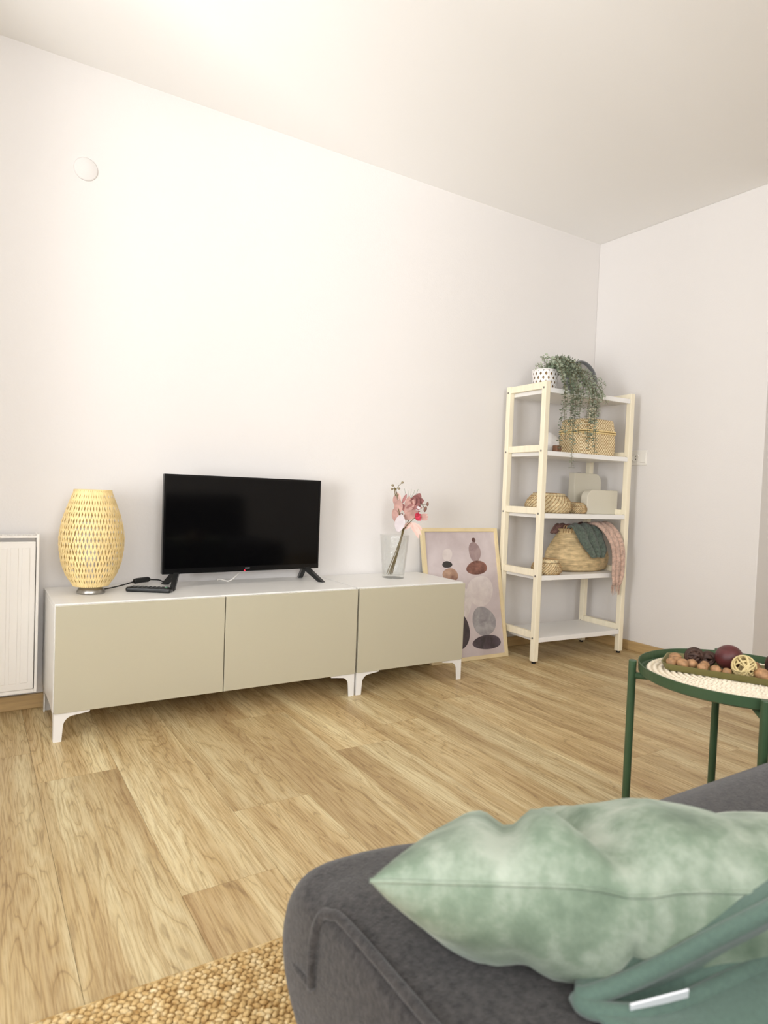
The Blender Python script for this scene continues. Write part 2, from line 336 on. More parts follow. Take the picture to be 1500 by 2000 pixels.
# round cover plate high on the back wall, socket on the right wall
o = thing('wall_cover_plate', 'round white cover plate high on the wall above the radiator', 'cover plate', (0.12, YW, 2.15))
MB().lathe([(0.045, 0), (0.045, 0.003), (0.04, 0.007), (0.0, 0.008)], 32).build('plate', 'wall', o, smooth=True).rotation_euler = (pi/2, 0, 0)
o = thing('wall_socket', 'white wall socket beside the shelving unit upright', 'socket', (XR, -0.36, 1.17))
MB().box(-0.008, 0, -0.062, 0.05, -0.045, 0.045).build('plate', 'plate', o, bevel=0.003)
MB().lathe([(0.024, 0), (0.024, 0.006), (0.021, 0.006), (0.020, 0.001), (0, 0.001)], 28).build('socket_ring', 'plate', o, smooth=False, loc=(-0.008, 0.012, 0)).rotation_euler = (0, -pi/2, 0)
for dz in (-0.009, 0.009): MB().lathe([(0.003, 0), (0.003, 0.002), (0, 0.002)], 10).build('pin_hole', 'dark', o, loc=(-0.0085, 0.012, dz)).rotation_euler = (0, -pi/2, 0)
MB().box(-0.012, -0.008, -0.056, -0.018, -0.03, 0.03).build('rocker', 'plate', o, bevel=0.002)

# ================================================================== RADIATOR
o = thing('radiator', 'white panel radiator with slotted top grille on the wall beside the cabinet', 'radiator', (0, 0, 0))
rx0, rx1, ry0, ry1, rz0, rz1 = -0.93, -0.026, -0.105, -0.025, 0.095, 0.70
b = MB().box(rx0+0.01, rx1-0.012, ry0, ry0+0.012, rz0+0.012, rz1-0.028)
b.build('front_panel', 'radiator', o, bevel=0.004)
k = 0; x = rx1-0.045
while x > rx0+0.03:
    MB().box(-0.013, 0.013, -0.0028, 0.0, rz0+0.04, rz1-0.052).build('rib', 'radiator', o, bevel=0.0026, loc=(x, ry0, 0)); x -= 0.0375
for xx in (rx0, rx1-0.01): MB().box(xx, xx+0.01, ry0-0.004, ry1, rz0, rz1).build('side_panel', 'radiator', o, bevel=0.002)
MB().box(rx0+0.01, rx1-0.01, ry0, ry1, rz0, rz0+0.012).build('bottom_rail', 'radiator', o)
g = MB().box(rx0+0.01, rx1-0.01, ry0, ry0+0.018, rz1-0.014, rz1-0.006).box(rx0+0.01, rx1-0.01, ry1-0.014, ry1, rz1-0.014, rz1-0.006)
x = rx0+0.012
while x < rx1-0.012: g.box(x, x+0.007, ry0+0.018, ry1-0.014, rz1-0.013, rz1-0.007); x += 0.0175
g.build('top_grille', 'radiator', o)
MB().box(rx0+0.012, rx1-0.012, ry0+0.02, ry1-0.02, rz0+0.02, rz1-0.05).build('convector', 'dark', o)
for xx in (-0.75, -0.2): MB().box(xx-0.02, xx+0.02, ry1, YW, 0.25, 0.6).build('bracket', 'radiator', o)

# ================================================================== MEDIA CABINETS
CH, CD = 0.48, 0.42
def leg_mesh(sx, sy):
    # corner leg: two swept plates meeting in a corner
    b = MB(); A = []
    H = 0.10; R = 0.036; wd = 0.026; pts = [(0, 0), (wd, 0), (wd+0.004, H-R-0.012)]
    for q in range(1, 7): t = q/6*pi/2; pts.append((wd+0.004+R*(1-cos(t)), H-R-0.012+R*sin(t)))
    pts += [(wd+0.004+R+0.05, H-0.006), (wd+0.004+R+0.05, H), (0, H)]
    b.prism(pts, 0, 0.004, lambda a, h, d: (sx*a, sy*d, h)); pts2 = [(max(a, 0.0042), h) for a, h in pts]; b.prism(pts2, 0, 0.004, lambda a, h, d: (sx*d, sy*a, h)); return b
def cabinet(x0, wid, ndoor, label):
    o = thing('media_cabinet', label, 'cabinet', (x0, 0, 0))
    b = MB(); t = 0.016; y0 = -CD+0.020; z0 = 0.10
    b.box(0, wid, y0, -0.004, CH-t, CH).box(0, wid, y0, -0.004, z0, z0+t).box(0, t, y0, -0.004, z0+t, CH-t).box(wid-t, wid, y0, -0.004, z0+t, CH-t).box(t, wid-t, -0.012, -0.004, z0+t, CH-t)
    b.build('body', 'white', o, bevel=0.001)
    dw = wid/ndoor
    for k in range(ndoor):
        MB().box(k*dw+0.0018, (k+1)*dw-0.0018, -CD, y0-0.002, z0+0.001, CH-0.004).build('door', 'gloss', o, bevel=0.0012)['label'] = 'glossy greige cabinet front'
    for sx, xx in ((1, 0.002), (-1, wid-0.002)):
        for sy, yy in ((1, -CD+0.006), (-1, -0.045)):
            leg_mesh(sx, sy).build('leg', 'whitemetal', o, loc=(xx, yy, 0), fix=True)
    return o
cabinet(0, 1.2, 2, 'long low white media cabinet with two glossy greige fronts under the television')
cabinet(1.207, 0.6, 1, 'short low white cabinet with one glossy greige front under the glass vase')

# ================================================================== TABLE LAMP
lamp = thing('table_lamp', 'egg-shaped woven bamboo table lamp with silver foot on the cabinet', 'lamp', (0.145, -0.19, CH))
MB().lathe([(0.050, 0), (0.051, 0.006), (0.046, 0.018), (0.036, 0.028), (0.034, 0.034), (0, 0.034)], 40).build('base', 'silver', lamp, smooth=True)
LH0, LH1 = 0.030, 0.394
def shade_r(t):
    pts = [(0, 0.060), (0.04, 0.073), (0.12, 0.091), (0.25, 0.107), (0.42, 0.1155), (0.55, 0.1145), (0.7, 0.104), (0.85, 0.086), (1, 0.065)]
    for (a, ra), (b_, rb) in zip(pts, pts[1:]):
        if t <= b_: u = (t-a)/(b_-a); return ra+(rb-ra)*u
    return pts[-1][1]
def shade_rs(t): return (shade_r(max(0, t-0.04))+2*shade_r(t)+shade_r(min(1, t+0.04)))/4
sh = MB(); NS = 56; seg = 48; turns = 8.0/NS*2*pi
for fam in (1, -1):
    for k in range(NS):
        rows = []
        for i in range(seg+1):
            t = i/seg; r = shade_rs(t); a = 2*pi*k/NS+fam*turns*t; z = LH0+(LH1-LH0)*t
            ph = pi*(k+8*2*t*1.0) if fam == 1 else pi*(k+8*2*t+1)
            rr = r+0.0011*cos(ph)
            hw = min(0.0026, r*2*pi/NS*0.35)
            rows.append([((rr)*cos(a-hw/r), rr*sin(a-hw/r), z), (rr*cos(a+hw/r), rr*sin(a+hw/r), z)])
        sh.grid(rows)
s_ = sh.build('shade', 'bamboo', lamp, solid=0.0008); s_['label'] = 'open woven bamboo shade'
def ring(r, z, tr, n=48, m=6, c=(0, 0), sx=1, sy=1):
    b = MB(); vs = []; fs = []
    for i in range(n):
        a = 2*pi*i/n
        for j in range(m): q = 2*pi*j/m; rr = r+tr*cos(q); vs.append((c[0]+rr*cos(a)*sx, c[1]+rr*sin(a)*sy, z+tr*sin(q)))
    for i in range(n):
        for j in range(m): fs.append((i*m+j, ((i+1) % n)*m+j, ((i+1) % n)*m+(j+1) % m, i*m+(j+1) % m))
    return b.add(vs, fs)
ring(0.066, LH1, 0.0025).build('rim', 'bamboo', s_, smooth=True); ring(0.062, LH0+0.004, 0.0028).build('rim', 'bamboo', s_, smooth=True)
MB().lathe([(0.062, 0.034), (0.0, 0.033)], 32).build('bottom_disc', 'bamboo', lamp)
MB().lathe([(0.018, 0.034), (0.018, 0.075), (0.012, 0.08), (0.028, 0.115), (0.030, 0.14), (0.02, 0.165), (0, 0.172)], 20).build('bulb', 'ceramwhite', lamp, smooth=True)
cp = smooth_path([(0.047, 0.035, 0.006), (0.09, 0.075, 0.005), (0.14, 0.105, 0.010), (0.185, 0.125, 0.019)], 6)
MB().tube(cp, 0.0026, 8).build('cord', 'black', lamp, smooth=True)
sw = MB().tube(smooth_path([(0.18, 0.121, 0.018), (0.195, 0.127, 0.021), (0.235, 0.133, 0.024), (0.25, 0.134, 0.023)], 5), [0.004, 0.008, 0.0105, 0.011, 0.0112]+[0.0112]*6+[0.011, 0.010, 0.008, 0.006, 0.004], 10).build('cord_switch', 'black', lamp, smooth=True)
MB().tube(smooth_path([(0.248, 0.134, 0.023), (0.285, 0.138, 0.019), (0.305, 0.150, 0.010), (0.315, 0.172, 0.005), (0.318, 0.190, 0.003), (0.318, 0.1935, -0.03)], 6), 0.0026, 8).build('cord', 'black', lamp, smooth=True)

# ================================================================== TELEVISION, REMOTE
tv = thing('television', 'black flat-screen television standing on the long cabinet', 'television', (0.782, -0.138, CH), radians(2.6))
W, Z0, Z1 = 0.365, 0.056, 0.470
MB().box(-W, W, 0, 0.022, Z0, Z1).build('housing', 'bezel', tv, bevel=0.003)
MB().box(-W+0.008, W-0.008, -0.0015, 0.0, Z0+0.022, Z1-0.008).build('screen', 'screen', tv)
fr = MB().box(-W, -W+0.008, -0.003, 0.0, Z0+0.022, Z1).box(W-0.008, W, -0.003, 0, Z0+0.022, Z1).box(-W+0.008, W-0.008, -0.003, 0, Z1-0.008, Z1).box(-W, W, -0.004, 0, Z0, Z0+0.022)
fr.build('bezel', 'bezel', tv)
MB().box(-0.24, 0.24, 0.022, 0.062, Z0+0.02, Z0+0.25).build('back_box', 'black', tv, bevel=0.01)
MB().box(-0.004, 0.018, -0.0048, -0.004, Z0+0.012, Z0+0.016).build('logo', 'logo', tv)
MB().ball((-0.006, -0.005, Z0+0.003), 0.0035, 8, 6).build('standby_light', 'led', tv)
for sx in (-1, 1):
    f = MB(); top = Vector((sx*0.300, 0.012, Z0+0.004))
    for ex, ey in ((sx*0.348, -0.085), (sx*0.325, 0.105)):
        e = Vector((ex, ey, 0.004)); d = Vector((ex-top.x, ey-top.y, 0)).normalized(); n_ = Vector((-d.y, d.x, 0))*0.010
        ring_ = [top-d*0.018, top+d*0.022, e+d*0.006, e-d*0.022]
        zz = [Z0+0.006, Z0+0.006, 0.0, 0.0]
        vs = [Vector((p.x, p.y, z))+q for q in (-n_, n_) for p, z in zip(ring_, zz)]
        f.add(vs, [(0, 1, 2, 3), (7, 6, 5, 4), (0, 4, 5, 1), (1, 5, 6, 2), (2, 6, 7, 3), (3, 7, 4, 0)])
    f.build('foot', 'black', tv, fix=True)
tag(MB().tube(smooth_path([(1.0-0.1, 0.0, CH+0.11), (0.90-0.1, -0.055, CH+0.05), (0.80-0.06, -0.065, CH+0.006), (0.72, -0.03, CH+0.004), (0.70, -0.012, CH+0.004), (0.70, -0.0015, CH-0.03)], 6), 0.0032, 8).build('television_cable', 'plate', smooth=True), 'thin white cable trailing behind the television onto the cabinet', 'cable')
rm = thing('remote_control', 'black remote control lying next to the lamp cord', 'remote', (0.352, -0.235, CH), -0.56)
MB().box(-0.088, 0.088, -0.022, 0.022, 0, 0.019).build('body', 'black', rm, bevel=0.007, seg=3)
for i in range(9):
    for j in range(3):
        MB().box(-0.0045, 0.0045, -0.0035, 0.0035, 0, 0.0015).build('button', 'green_btn' if (i == 8 and j == 1) else 'button', rm, loc=(-0.066+i*0.0165, (j-1)*0.0125, 0.0188))

# ================================================================== GLASS VASE WITH ARTIFICIAL STEMS
VX, VY = 1.548, -0.165
va = thing('glass_vase', 'clear pressed-glass vase holding pink stems on the short cabinet', 'vase', (VX, VY, CH))
NV = 48; HV = 0.215
def vr(z): return 0.054+0.020*(z/HV)
outer = []; inner = []
for i in range(19):
    z = HV*i/18; outer.append((vr(z), z))
for i in range(19): z = HV-(HV-0.016)*i/18; inner.append((vr(z)-0.0035, z))
wob = lambda a, z: (0.0012*cos(a*12)*cos(z*140) if z < HV*0.75 else 0.0)
MB().lathe([(0, 0)]+outer+inner+[(0, 0.016)], NV, wob=wob).build('glass_body', 'glass', va, smooth=True)
stems = []
def leaf(b, base, d, nrm, L, Wd, curl=0.15, seg=6):
    d = Vector(d).normalized(); s = d.cross(Vector(nrm)).normalized(); nn = s.cross(d); rows = []
    for i in range(seg+1):
        t = i/seg; wd = Wd*sin(pi*min(1, t*0.92+0.06))**0.8*(1 if t < 0.98 else 0.2)
        c = Vector(base)+d*L*t+nn*(curl*L*(t*t)); rows.append([c-s*wd+nn*wd*0.25, c, c+s*wd+nn*wd*0.25])
    b.grid(rows)
def flower_stem(name, label, top_pts, foot, r=0.0022):
    o = thing(name, label, 'artificial flower', (VX, VY, CH), 0, 'artificial stems in the glass vase')
    p = smooth_path([foot, (0.052-0.005+foot[0]*0.1, foot[1]*0.3, 0.215)]+top_pts, 7)
    MB().tube(p, r, 6).build('stem', 'stem', o, smooth=True); return o, p
R3 = lambda s: Vector((random.uniform(-s, s), random.uniform(-s, s), random.uniform(-s, s)))
# image-right direction at the vase, for flat-facing leaves
ir = Vector((0.844, -0.536, 0)); toc = Vector((-0.536, -0.844, 0.05))
def at(u, z, d=0.0): return Vector((u*0.844+d*-0.536, -u*0.536+d*-0.844, z))       # u across, d towards the viewer side, around the vase axis
# 1 pale leaf stem
o, p = flower_stem('leaf_stem', 'artificial stem with a pale lilac leaf and dusty pink leaves in the vase', [at(0.025, 0.30, 0.03), at(0.000, 0.39, 0.025), at(-0.012, 0.45, 0.02)], (-0.035, -0.01, 0.018))
b = MB(); leaf(b, at(0.015, 0.235, 0.045), at(0.016, 0.10, 0.0), toc, 0.090, 0.026); b.build('leaf', 'paleleaf', o, smooth=True)
for (u, z, du, dz, L, Wd) in ((0.012, 0.275, -0.032, 0.09, 0.075, 0.018), (0.008, 0.32, 0.01, 0.09, 0.075, 0.022), (0.0, 0.36, -0.014, 0.08, 0.055, 0.012)):
    b = MB(); leaf(b, at(u, z, 0.03), at(du, dz, 0), toc, L, Wd); b.build('leaf', 'pinkleaf', o, smooth=True)
# 2 berry spray
o, p = flower_stem('berry_spray', 'artificial spray with small round olive berries at the top of the bouquet', [at(0.02, 0.30), at(0.005, 0.40), at(-0.006, 0.45)], (-0.03, 0.015, 0.018))
for (u, z, dx) in ((0.028, 0.478, 1), (-0.020, 0.462, -1), (-0.022, 0.444, -1), (0.012, 0.447, 1), (0.004, 0.415, 1)):
    MB().tube([at(-0.004, 0.437), at((u-0.004)/2, (z+0.437)/2+0.006), at(u, z)], 0.0011, 5).build('twig', 'stem', o); bb = MB().ball(at(u, z), 0.0072, 8, 6, sc=(1, 1, 0.8)).build('berry', 'berry', o, smooth=True)
# 3 dusty rose bloom with pods
o, p = flower_stem('rose_stem', 'artificial stem with dusty rose blossom and brown pods in the vase', [at(0.065, 0.29, 0.01), at(0.085, 0.34, 0.01), at(0.105, 0.385, 0.01)], (-0.02, 0.0, 0.018))
for k in range(12):
    a = k*2.4; r_ = 0.006+0.0022*k
    d = ir*cos(a)+Vector((0, 0, 1))*sin(a)*0.9+toc*0.5; b = MB()
    leaf(b, at(0.100, 0.385, 0.012)+d*r_*0.3, d+R3(0.3), toc+R3(0.4), 0.030+0.0012*k, 0.016, curl=0.35); b.build('petal', 'rose', o, smooth=True)
for (u, z) in ((0.158, 0.375), (0.150, 0.352), (0.145, 0.345)):
    MB().tube([at(0.10, 0.37), at(0.13, 0.372), at(u, z)], 0.0011, 5).build('twig', 'stem', o); MB().ball(at(u, z), 0.0085, 8, 6, sc=(0.75, 0.75, 1.3)).build('pod', 'berryb', o, smooth=True)
# 4 pink leaves
o, p = flower_stem('leaf_stem', 'artificial stem with broad dusty pink leaves in the middle of the bouquet', [at(0.045, 0.29, 0.02), at(0.06, 0.345, 0.02), at(0.07, 0.40, 0.02)], (-0.025, -0.015, 0.018))
for (u, z, du, dz, L, Wd, m_) in ((0.038, 0.30, 0.075, 0.045, 0.085, 0.024, 'pinkleaf'), (0.045, 0.325, 0.05, 0.08, 0.085, 0.02, 'pinkleaf'), (0.05, 0.34, 0.07, 0.035, 0.06, 0.022, 'rose'), (0.05, 0.35, 0.02, 0.08, 0.065, 0.014, 'pinkleaf'), (0.045, 0.335, -0.02, 0.05, 0.045, 0.012, 'rose'), (0.058, 0.355, 0.05, 0.06, 0.06, 0.018, 'rose'), (0.075, 0.345, 0.05, 0.01, 0.05, 0.016, 'paleleaf')):
    b = MB(); leaf(b, at(u, z, 0.025), at(du, dz, 0.01), toc+R3(0.25), L, Wd, 0.1); b.build('leaf', m_, o, smooth=True)
for k in range(5):
    b = MB().tube([at(0.06, 0.39), at(0.045+k*0.014, 0.425), at(0.040+k*0.017, 0.448-0.006*(k % 2))], 0.0009, 4); b.build('twig', 'leafB', o)
for k in range(14):
    u = random.uniform(0.02, 0.11); z = 0.30+random.uniform(0, 0.09); b = MB(); leaf(b, at(u, z, random.uniform(-0.03, 0.03)), at(random.uniform(-0.4, 1.0), random.uniform(0.1, 1.0), random.uniform(-.3, .3)), toc+R3(0.7), random.uniform(0.03, 0.055), random.uniform(0.007, 0.014), 0.2); b.build('leaf', ('pinkleaf', 'rose', 'rose', 'lily')[k % 4], o, smooth=True)
# 5 protea-like pink bud
o, p = flower_stem('pink_bud_stem', 'artificial stem with a hot pink bud and pointed petals in the vase', [at(0.05, 0.255, 0.02), at(0.085, 0.295, 0.03), at(0.105, 0.312, 0.03)], (-0.015, -0.012, 0.018))
for k in range(18):
    a = k*2.4; d = ir*(0.6+0.4*cos(a))+Vector((0, 0, 1))*(0.25+0.6*sin(a))+toc*(0.5*cos(a*1.7)); b = MB(); leaf(b, at(0.098, 0.308, 0.032), d, toc+R3(0.5), 0.032, 0.0075, 0.2, 4); b.build('petal', 'hotpink', o, smooth=True)
for (du, dz) in ((0.9, 0.12), (0.95, 0.0), (0.85, 0.28), (0.8, -0.15)):
    b = MB(); leaf(b, at(0.105, 0.308, 0.025), at(du, dz, 0.1), toc, 0.058, 0.009, 0.05); b.build('petal', 'pinkleaf', o, smooth=True)
# 6 lily
o, p = flower_stem('lily_stem', 'artificial stem with drooping pale pink petals over the vase rim', [at(0.045, 0.245, 0.01), at(0.075, 0.272, 0.01), at(0.09, 0.275, 0.01)], (-0.01, 0.01, 0.018))
for (du, dz, L, Wd) in ((0.5, -1.0, 0.085, 0.011), (0.62, -0.8, 0.075, 0.012), (0.8, -0.5, 0.06, 0.012), (-0.9, -0.35, 0.062, 0.010), (-0.6, -0.5, 0.05, 0.010), (0.3, -0.9, 0.05, 0.012)):
    b = MB(); leaf(b, at(0.085, 0.278, 0.012), at(du, dz, 0.1), toc+R3(0.2), L, Wd, -0.12); b.build('petal', 'lily', o, smooth=True)

# ================================================================== FRAMED PRINT LEANING ON THE WALL
PWd, PH = 0.535, 0.735; lean = math.asin(0.150/PH)
pic = thing('framed_print', 'large framed print of stacked pebbles leaning on the wall beside the cabinet', 'picture', (2.083, -0.168, 0.0))
pic.rotation_euler = (-lean, 0, radians(-1.5))
fwid = 0.022; th = 0.020
for nm, bx in (('frame_bar', (-PWd/2, -PWd/2+fwid, 0, PH)), ('frame_bar', (PWd/2-fwid, PWd/2, 0, PH)), ('frame_bar', (-PWd/2+fwid, PWd/2-fwid, 0, fwid)), ('frame_bar', (-PWd/2+fwid, PWd/2-fwid, PH-fwid, PH))):
    MB().box(bx[0], bx[1], 0, th, bx[2]+0.001, bx[3]).build(nm, 'frame', pic, bevel=0.0015)
pr = MB().box(-PWd/2+fwid, PWd/2-fwid, 0.007, 0.016, fwid, PH-fwid).build('print', m_water('lilac_paper', srgb(196, 182, 182), srgb(216, 204, 204), 4.0), pic)
STON = [(.29, .185, .034, .035, srgb(226, 216, 212), srgb(212, 200, 196)), (.28, .262, .032, .0195, srgb(40, 36, 36), srgb(52, 46, 46)), (.315, .345, .053, .036, srgb(186, 152, 128), srgb(120, 80, 68)),
        (.37, .575, .105, .105, srgb(226, 216, 212), srgb(206, 196, 190)), (.36, .80, .075, .105, srgb(46, 38, 42), srgb(70, 56, 60)),
        (.686, .068, .013, .0145, srgb(84, 54, 50), srgb(110, 76, 70)), (.687, .165, .044, .054, srgb(170, 148, 146), srgb(146, 122, 122)), (.70, .297, .077, .038, srgb(92, 56, 48), srgb(152, 104, 90)),
        (.72, .487, .088, .090, srgb(226, 216, 212), srgb(210, 198, 196)), (.735, .733, .081, .083, srgb(138, 134, 136), srgb(176, 172, 174)), (.755, .902, .107, .037, srgb(54, 44, 50), srgb(92, 80, 90))]
for i, (u, v, ru, rv, a_, b_) in enumerate(STON):
    px = -PWd/2+fwid+u*(PWd-2*fwid); pz = PH-fwid-v*(PH-2*fwid); n = 40; poly = []
    for k in range(n):
        a = 2*pi*k/n; q = 1+0.06*sin(2*a+i*1.7)+0.035*sin(3*a+i*2.3); x_ = px+ru*q*cos(a); poly.append((max(-PWd/2+fwid+.001, x_), pz+rv*q*sin(a)))
    MB().prism(poly, 0.0066-0.00005*i, 0.0071, lambda a, c, d: (a, d, c)).build('printed_pebble', m_water('pebble_ink', a_, b_, 16.0), pr)

# ================================================================== SHELVING UNIT
SX, SY, SA = 2.3505, -0.3664, -0.0516; SW, SD, SH = 0.70, 0.325, 1.538
sf = thing('shelving_unit', 'tall pale wooden shelving unit with five white shelves in the corner', 'shelf', (SX, SY, 0), SA)
pt = 0.033
for px in (0, SW-pt):
    for py in (0, SD-pt):
        po = MB().box(px, px+pt, py, py+pt, 0.012, SH).build('post', 'aspen', sf, bevel=0.003)
        MB().lathe([(0.011, 0), (0.012, 0.012), (0, 0.012)], 14).build('foot_cap', 'rubber', po, loc=(px+pt/2, py+pt/2, 0))
LEV = [0.135+0.341*k for k in range(5)]
for zl in LEV:
    for px in (0.004, SW-pt+0.004):
        MB().box(px, px+0.024, pt, SD-pt, zl, zl+0.037).build('side_rail', 'aspen', sf, bevel=0.0025)
    MB().box(pt+0.001, SW-pt-0.001, 0.003, SD-0.003, zl-0.020, zl+0.006).build('shelf_board', 'board', sf, bevel=0.0015)
    for py in (pt/2, SD-pt/2):
        for px, d in ((0, -1), (SW, 1), (pt, 1), (SW-pt, -1)):
            MB().lathe([(0.0055, 0), (0.0055, 0.002), (0.003, 0.003), (0, 0.003)], 12).build('screw', 'screw', sf, loc=(px, py, zl+0.004)).rotation_euler = (0, d*pi/2, 0)
def shelf_pt(lx, ly): return (SX+lx*cos(SA)-ly*sin(SA), SY+lx*sin(SA)+ly*cos(SA))
TOP = [z+0.006 for z in LEV]

# --- top: trailing eucalyptus in a white openwork pot
px, py = 2.475, -0.235
pl = thing('trailing_plant', 'trailing eucalyptus in a white openwork pot on top of the shelving unit', 'plant', (px, py, TOP[4]))
NP = 15; PHt = 0.115; pb = MB()
for fam in (1, -1):
    for k in range(NP):
        rows = []
        for i in range(17):
            t = i/16; r = 0.066+0.006*t; a = 2*pi*k/NP+fam*t*2*pi*2.5/NP; rr = r+fam*0.0006; hw = 0.0078
            rows.append([(rr*cos(a-hw/r), rr*sin(a-hw/r), PHt*t), (rr*cos(a+hw/r), rr*sin(a+hw/r), PHt*t)])
        pb.grid(rows)
pot = pb.build('pot', 'ceramwhite', pl, solid=0.0015)
ring(0.072, PHt, 0.0035).build('pot_rim', 'ceramwhite', pot, smooth=True); ring(0.066, 0.003, 0.003).build('pot_rim', 'ceramwhite', pot, smooth=True)
MB().lathe([(0, 0.006), (0.060, 0.006), (0.064, PHt-0.01), (0, PHt-0.012)], 24).build('inner_pot', 'seagrass_dark', pot, smooth=True)
def vine(path, dens, ls, idx):
    P = smooth_path(path, 10); L = sum((P[i+1]-P[i]).length for i in range(len(P)-1))
    st = MB().tube(P, 0.0011, 4).build('vine', 'twig', pl)
    b = MB(); n = int(L/dens); cum = [0]
    for i in range(len(P)-1): cum.append(cum[-1]+(P[i+1]-P[i]).length)
    for q in range(1, n+1):
        sdist = q*dens
        for i in range(len(P)-1):
            if cum[i+1] >= sdist: break
        p = P[i].lerp(P[i+1], (sdist-cum[i])/max(1e-6, cum[i+1]-cum[i])); t = (P[i+1]-P[i]).normalized()
        s = t.cross(Vector((random.uniform(-1, 1), random.uniform(-1, 1), random.uniform(-.3, .3)))).normalized()
        for sg in (-1, 1):
            d = (s*sg+t*random.uniform(-0.2, 0.5)+R3(0.25)).normalized(); nn = (t+R3(0.5)).normalized(); sd = d.cross(nn).normalized(); nn = sd.cross(d)
            l = ls*random.uniform(0.7, 1.25); wd = l*random.uniform(0.36, 0.5); o0 = p+d*0.002
            b.add([o0, o0+d*l*0.35+sd*wd+nn*l*0.1, o0+d*l*0.8+sd*wd*0.7+nn*l*.05, o0+d*l, o0+d*l*0.8-sd*wd*0.7+nn*l*.05, o0+d*l*0.35-sd*wd+nn*l*0.1], [(0, 1, 2, 3), (0, 3, 4, 5)])
    lf = b.build('leaves', 'leafA' if idx % 3 else 'leafB', st); lf['kind'] = 'stuff'
ZT = PHt
# hanging vines: lx along the front edge, bottom height; local coordinates of the plant (z from the top shelf)
HANG = [(2.420, -0.33), (2.428, -0.28), (2.447, -0.25), (2.470, -0.17), (2.486, -0.43), (2.505, -0.30), (2.520, -0.22), (2.538, -0.25), (2.556, -0.12), (2.578, -0.10), (2.60, -0.16), (2.618, -0.29), (2.632, -0.33), (2.648, -0.24), (2.662, -0.34), (2.676, -0.27), (2.69, -0.12), (2.72, -0.05), (2.49, -0.20), (2.53, -0.14), (2.64, -0.18), (2.46, -0.30)]
for i, (hx, zb) in enumerate(HANG):
    ye = -0.425-0.02*random.random()
    p0 = Vector((random.uniform(-0.02, 0.05), random.uniform(-0.03, 0.02), ZT)); far = sstep(2.55, 2.68, hx); p1 = Vector(((hx-px)*0.55, -0.08, ZT+random.uniform(0.015, 0.065)-0.03*far))
    p2 = Vector((hx-px+random.uniform(-.015, .015), ye-py+0.045, ZT+random.uniform(-0.06, 0.02)-0.055*far)); p3 = Vector((hx-px+random.uniform(-.008, .008), ye-py-0.005, -0.02))
    p4 = Vector((hx-px+random.uniform(-0.012, 0.012), ye-py+random.uniform(-0.01, 0.005), zb))
    vine([p0, p1, p2, p3, (p3+p4)/2+Vector((random.uniform(-.008, .008), 0, 0)), p4], 0.0125, 0.0165, i)
for i in range(26):
    a = random.uniform(-2.4, 1.0); r = random.uniform(0.03, 0.13); ex = 0.085+r*cos(a)*0.9; ey = -0.07+0.10*sin(a); ez = ZT+random.uniform(-0.04, 0.045)-0.45*max(0, ex-0.10)
    vine([Vector((random.uniform(-.03, .03), random.uniform(-.03, .03), ZT-0.01)), Vector((ex*0.5, ey*0.5, ZT+random.uniform(0.03, 0.075))), Vector((ex, ey, ez))], 0.0115, 0.0165, i)
for (ex, ey, ez) in ((-0.085, -0.01, 0.125), (-0.06, -0.03, 0.165), (-0.02, -0.03, 0.175), (0.30, -0.16, 0.03), (0.335, -0.15, 0.055), (0.345, -0.16, -0.05)):
    vine([Vector((0, 0, ZT)), Vector((ex*0.6, ey*0.6, max(ez, ZT)+0.02)), Vector((ex, ey, ez))], 0.014, 0.016, 1)

# --- top: round grey dish standing upright
ds = thing('round_dish', 'round grey dish with raised rim standing upright behind the trailing plant', 'dish', (2.868, -0.135, TOP[4]+0.118), SA)
ds.rotation_euler = (radians(84), 0, SA)
MB().lathe([(0, 0), (0.112, 0), (0.117, 0.004), (0.118, 0.034), (0.114, 0.035), (0.111, 0.032), (0.109, 0.012), (0, 0.010)], 56).build('rim', 'grey', ds, smooth=False)
MB().lathe([(0, 0.0101), (0.107, 0.0121), (0.107, 0.0135), (0, 0.0125)], 48).build('face', 'greyface', ds)

# --- fourth shelf: bamboo box with lid, white ball vase, brown block
def rbox(w_, d_, h0, h1, rc, bulge=0.0, taper=0.0, n=6, rows=8):
    b = MB(); prof = []
    for i in range(rows+1):
        t = i/rows; z = h0+(h1-h0)*t; s = 1+bulge*sin(pi*t)+taper*t; lay = []
        for (cx, cy, a0) in ((w_/2-rc, d_/2-rc, 0), (-w_/2+rc, d_/2-rc, pi/2), (-w_/2+rc, -d_/2+rc, pi), (w_/2-rc, -d_/2+rc, 3*pi/2)):
            for k in range(n+1): a = a0+pi/2*k/n; lay.append(((cx+rc*cos(a))*s, (cy+rc*sin(a))*s, z))
        prof.append(lay)
    m = len(prof[0]); vs = [p for l in prof for p in l]; fs = []
    for i in range(rows):
        for k in range(m): fs.append((i*m+k, i*m+(k+1) % m, (i+1)*m+(k+1) % m, (i+1)*m+k))
    fs.append(tuple(reversed(range(m)))); fs.append(tuple(rows*m+k for k in range(m))); return b.add(vs, fs)
cx, cy = shelf_pt(0.480, 0.150)
bx = thing('bamboo_box', 'rounded woven bamboo box with lid on the shelf below the plant', 'box', (cx, cy, TOP[3]), SA)
rbox(0.27, 0.235, 0, 0.128, 0.055, bulge=0.03).build('body', 'bamboobox', bx, smooth=False, bevel=0.006)
lid = rbox(0.272, 0.237, 0.136, 0.210, 0.056, taper=-0.08).build('lid', 'bamboobox', bx, bevel=0.026, seg=5)
for z in (0.124, 0.136): rbox(0.284, 0.249, z, z+0.009, 0.060, rows=1).build('rim_band', 'bamboo', lid if z > 0.13 else bx, bevel=0.003)
cx, cy = 2.520, -0.245
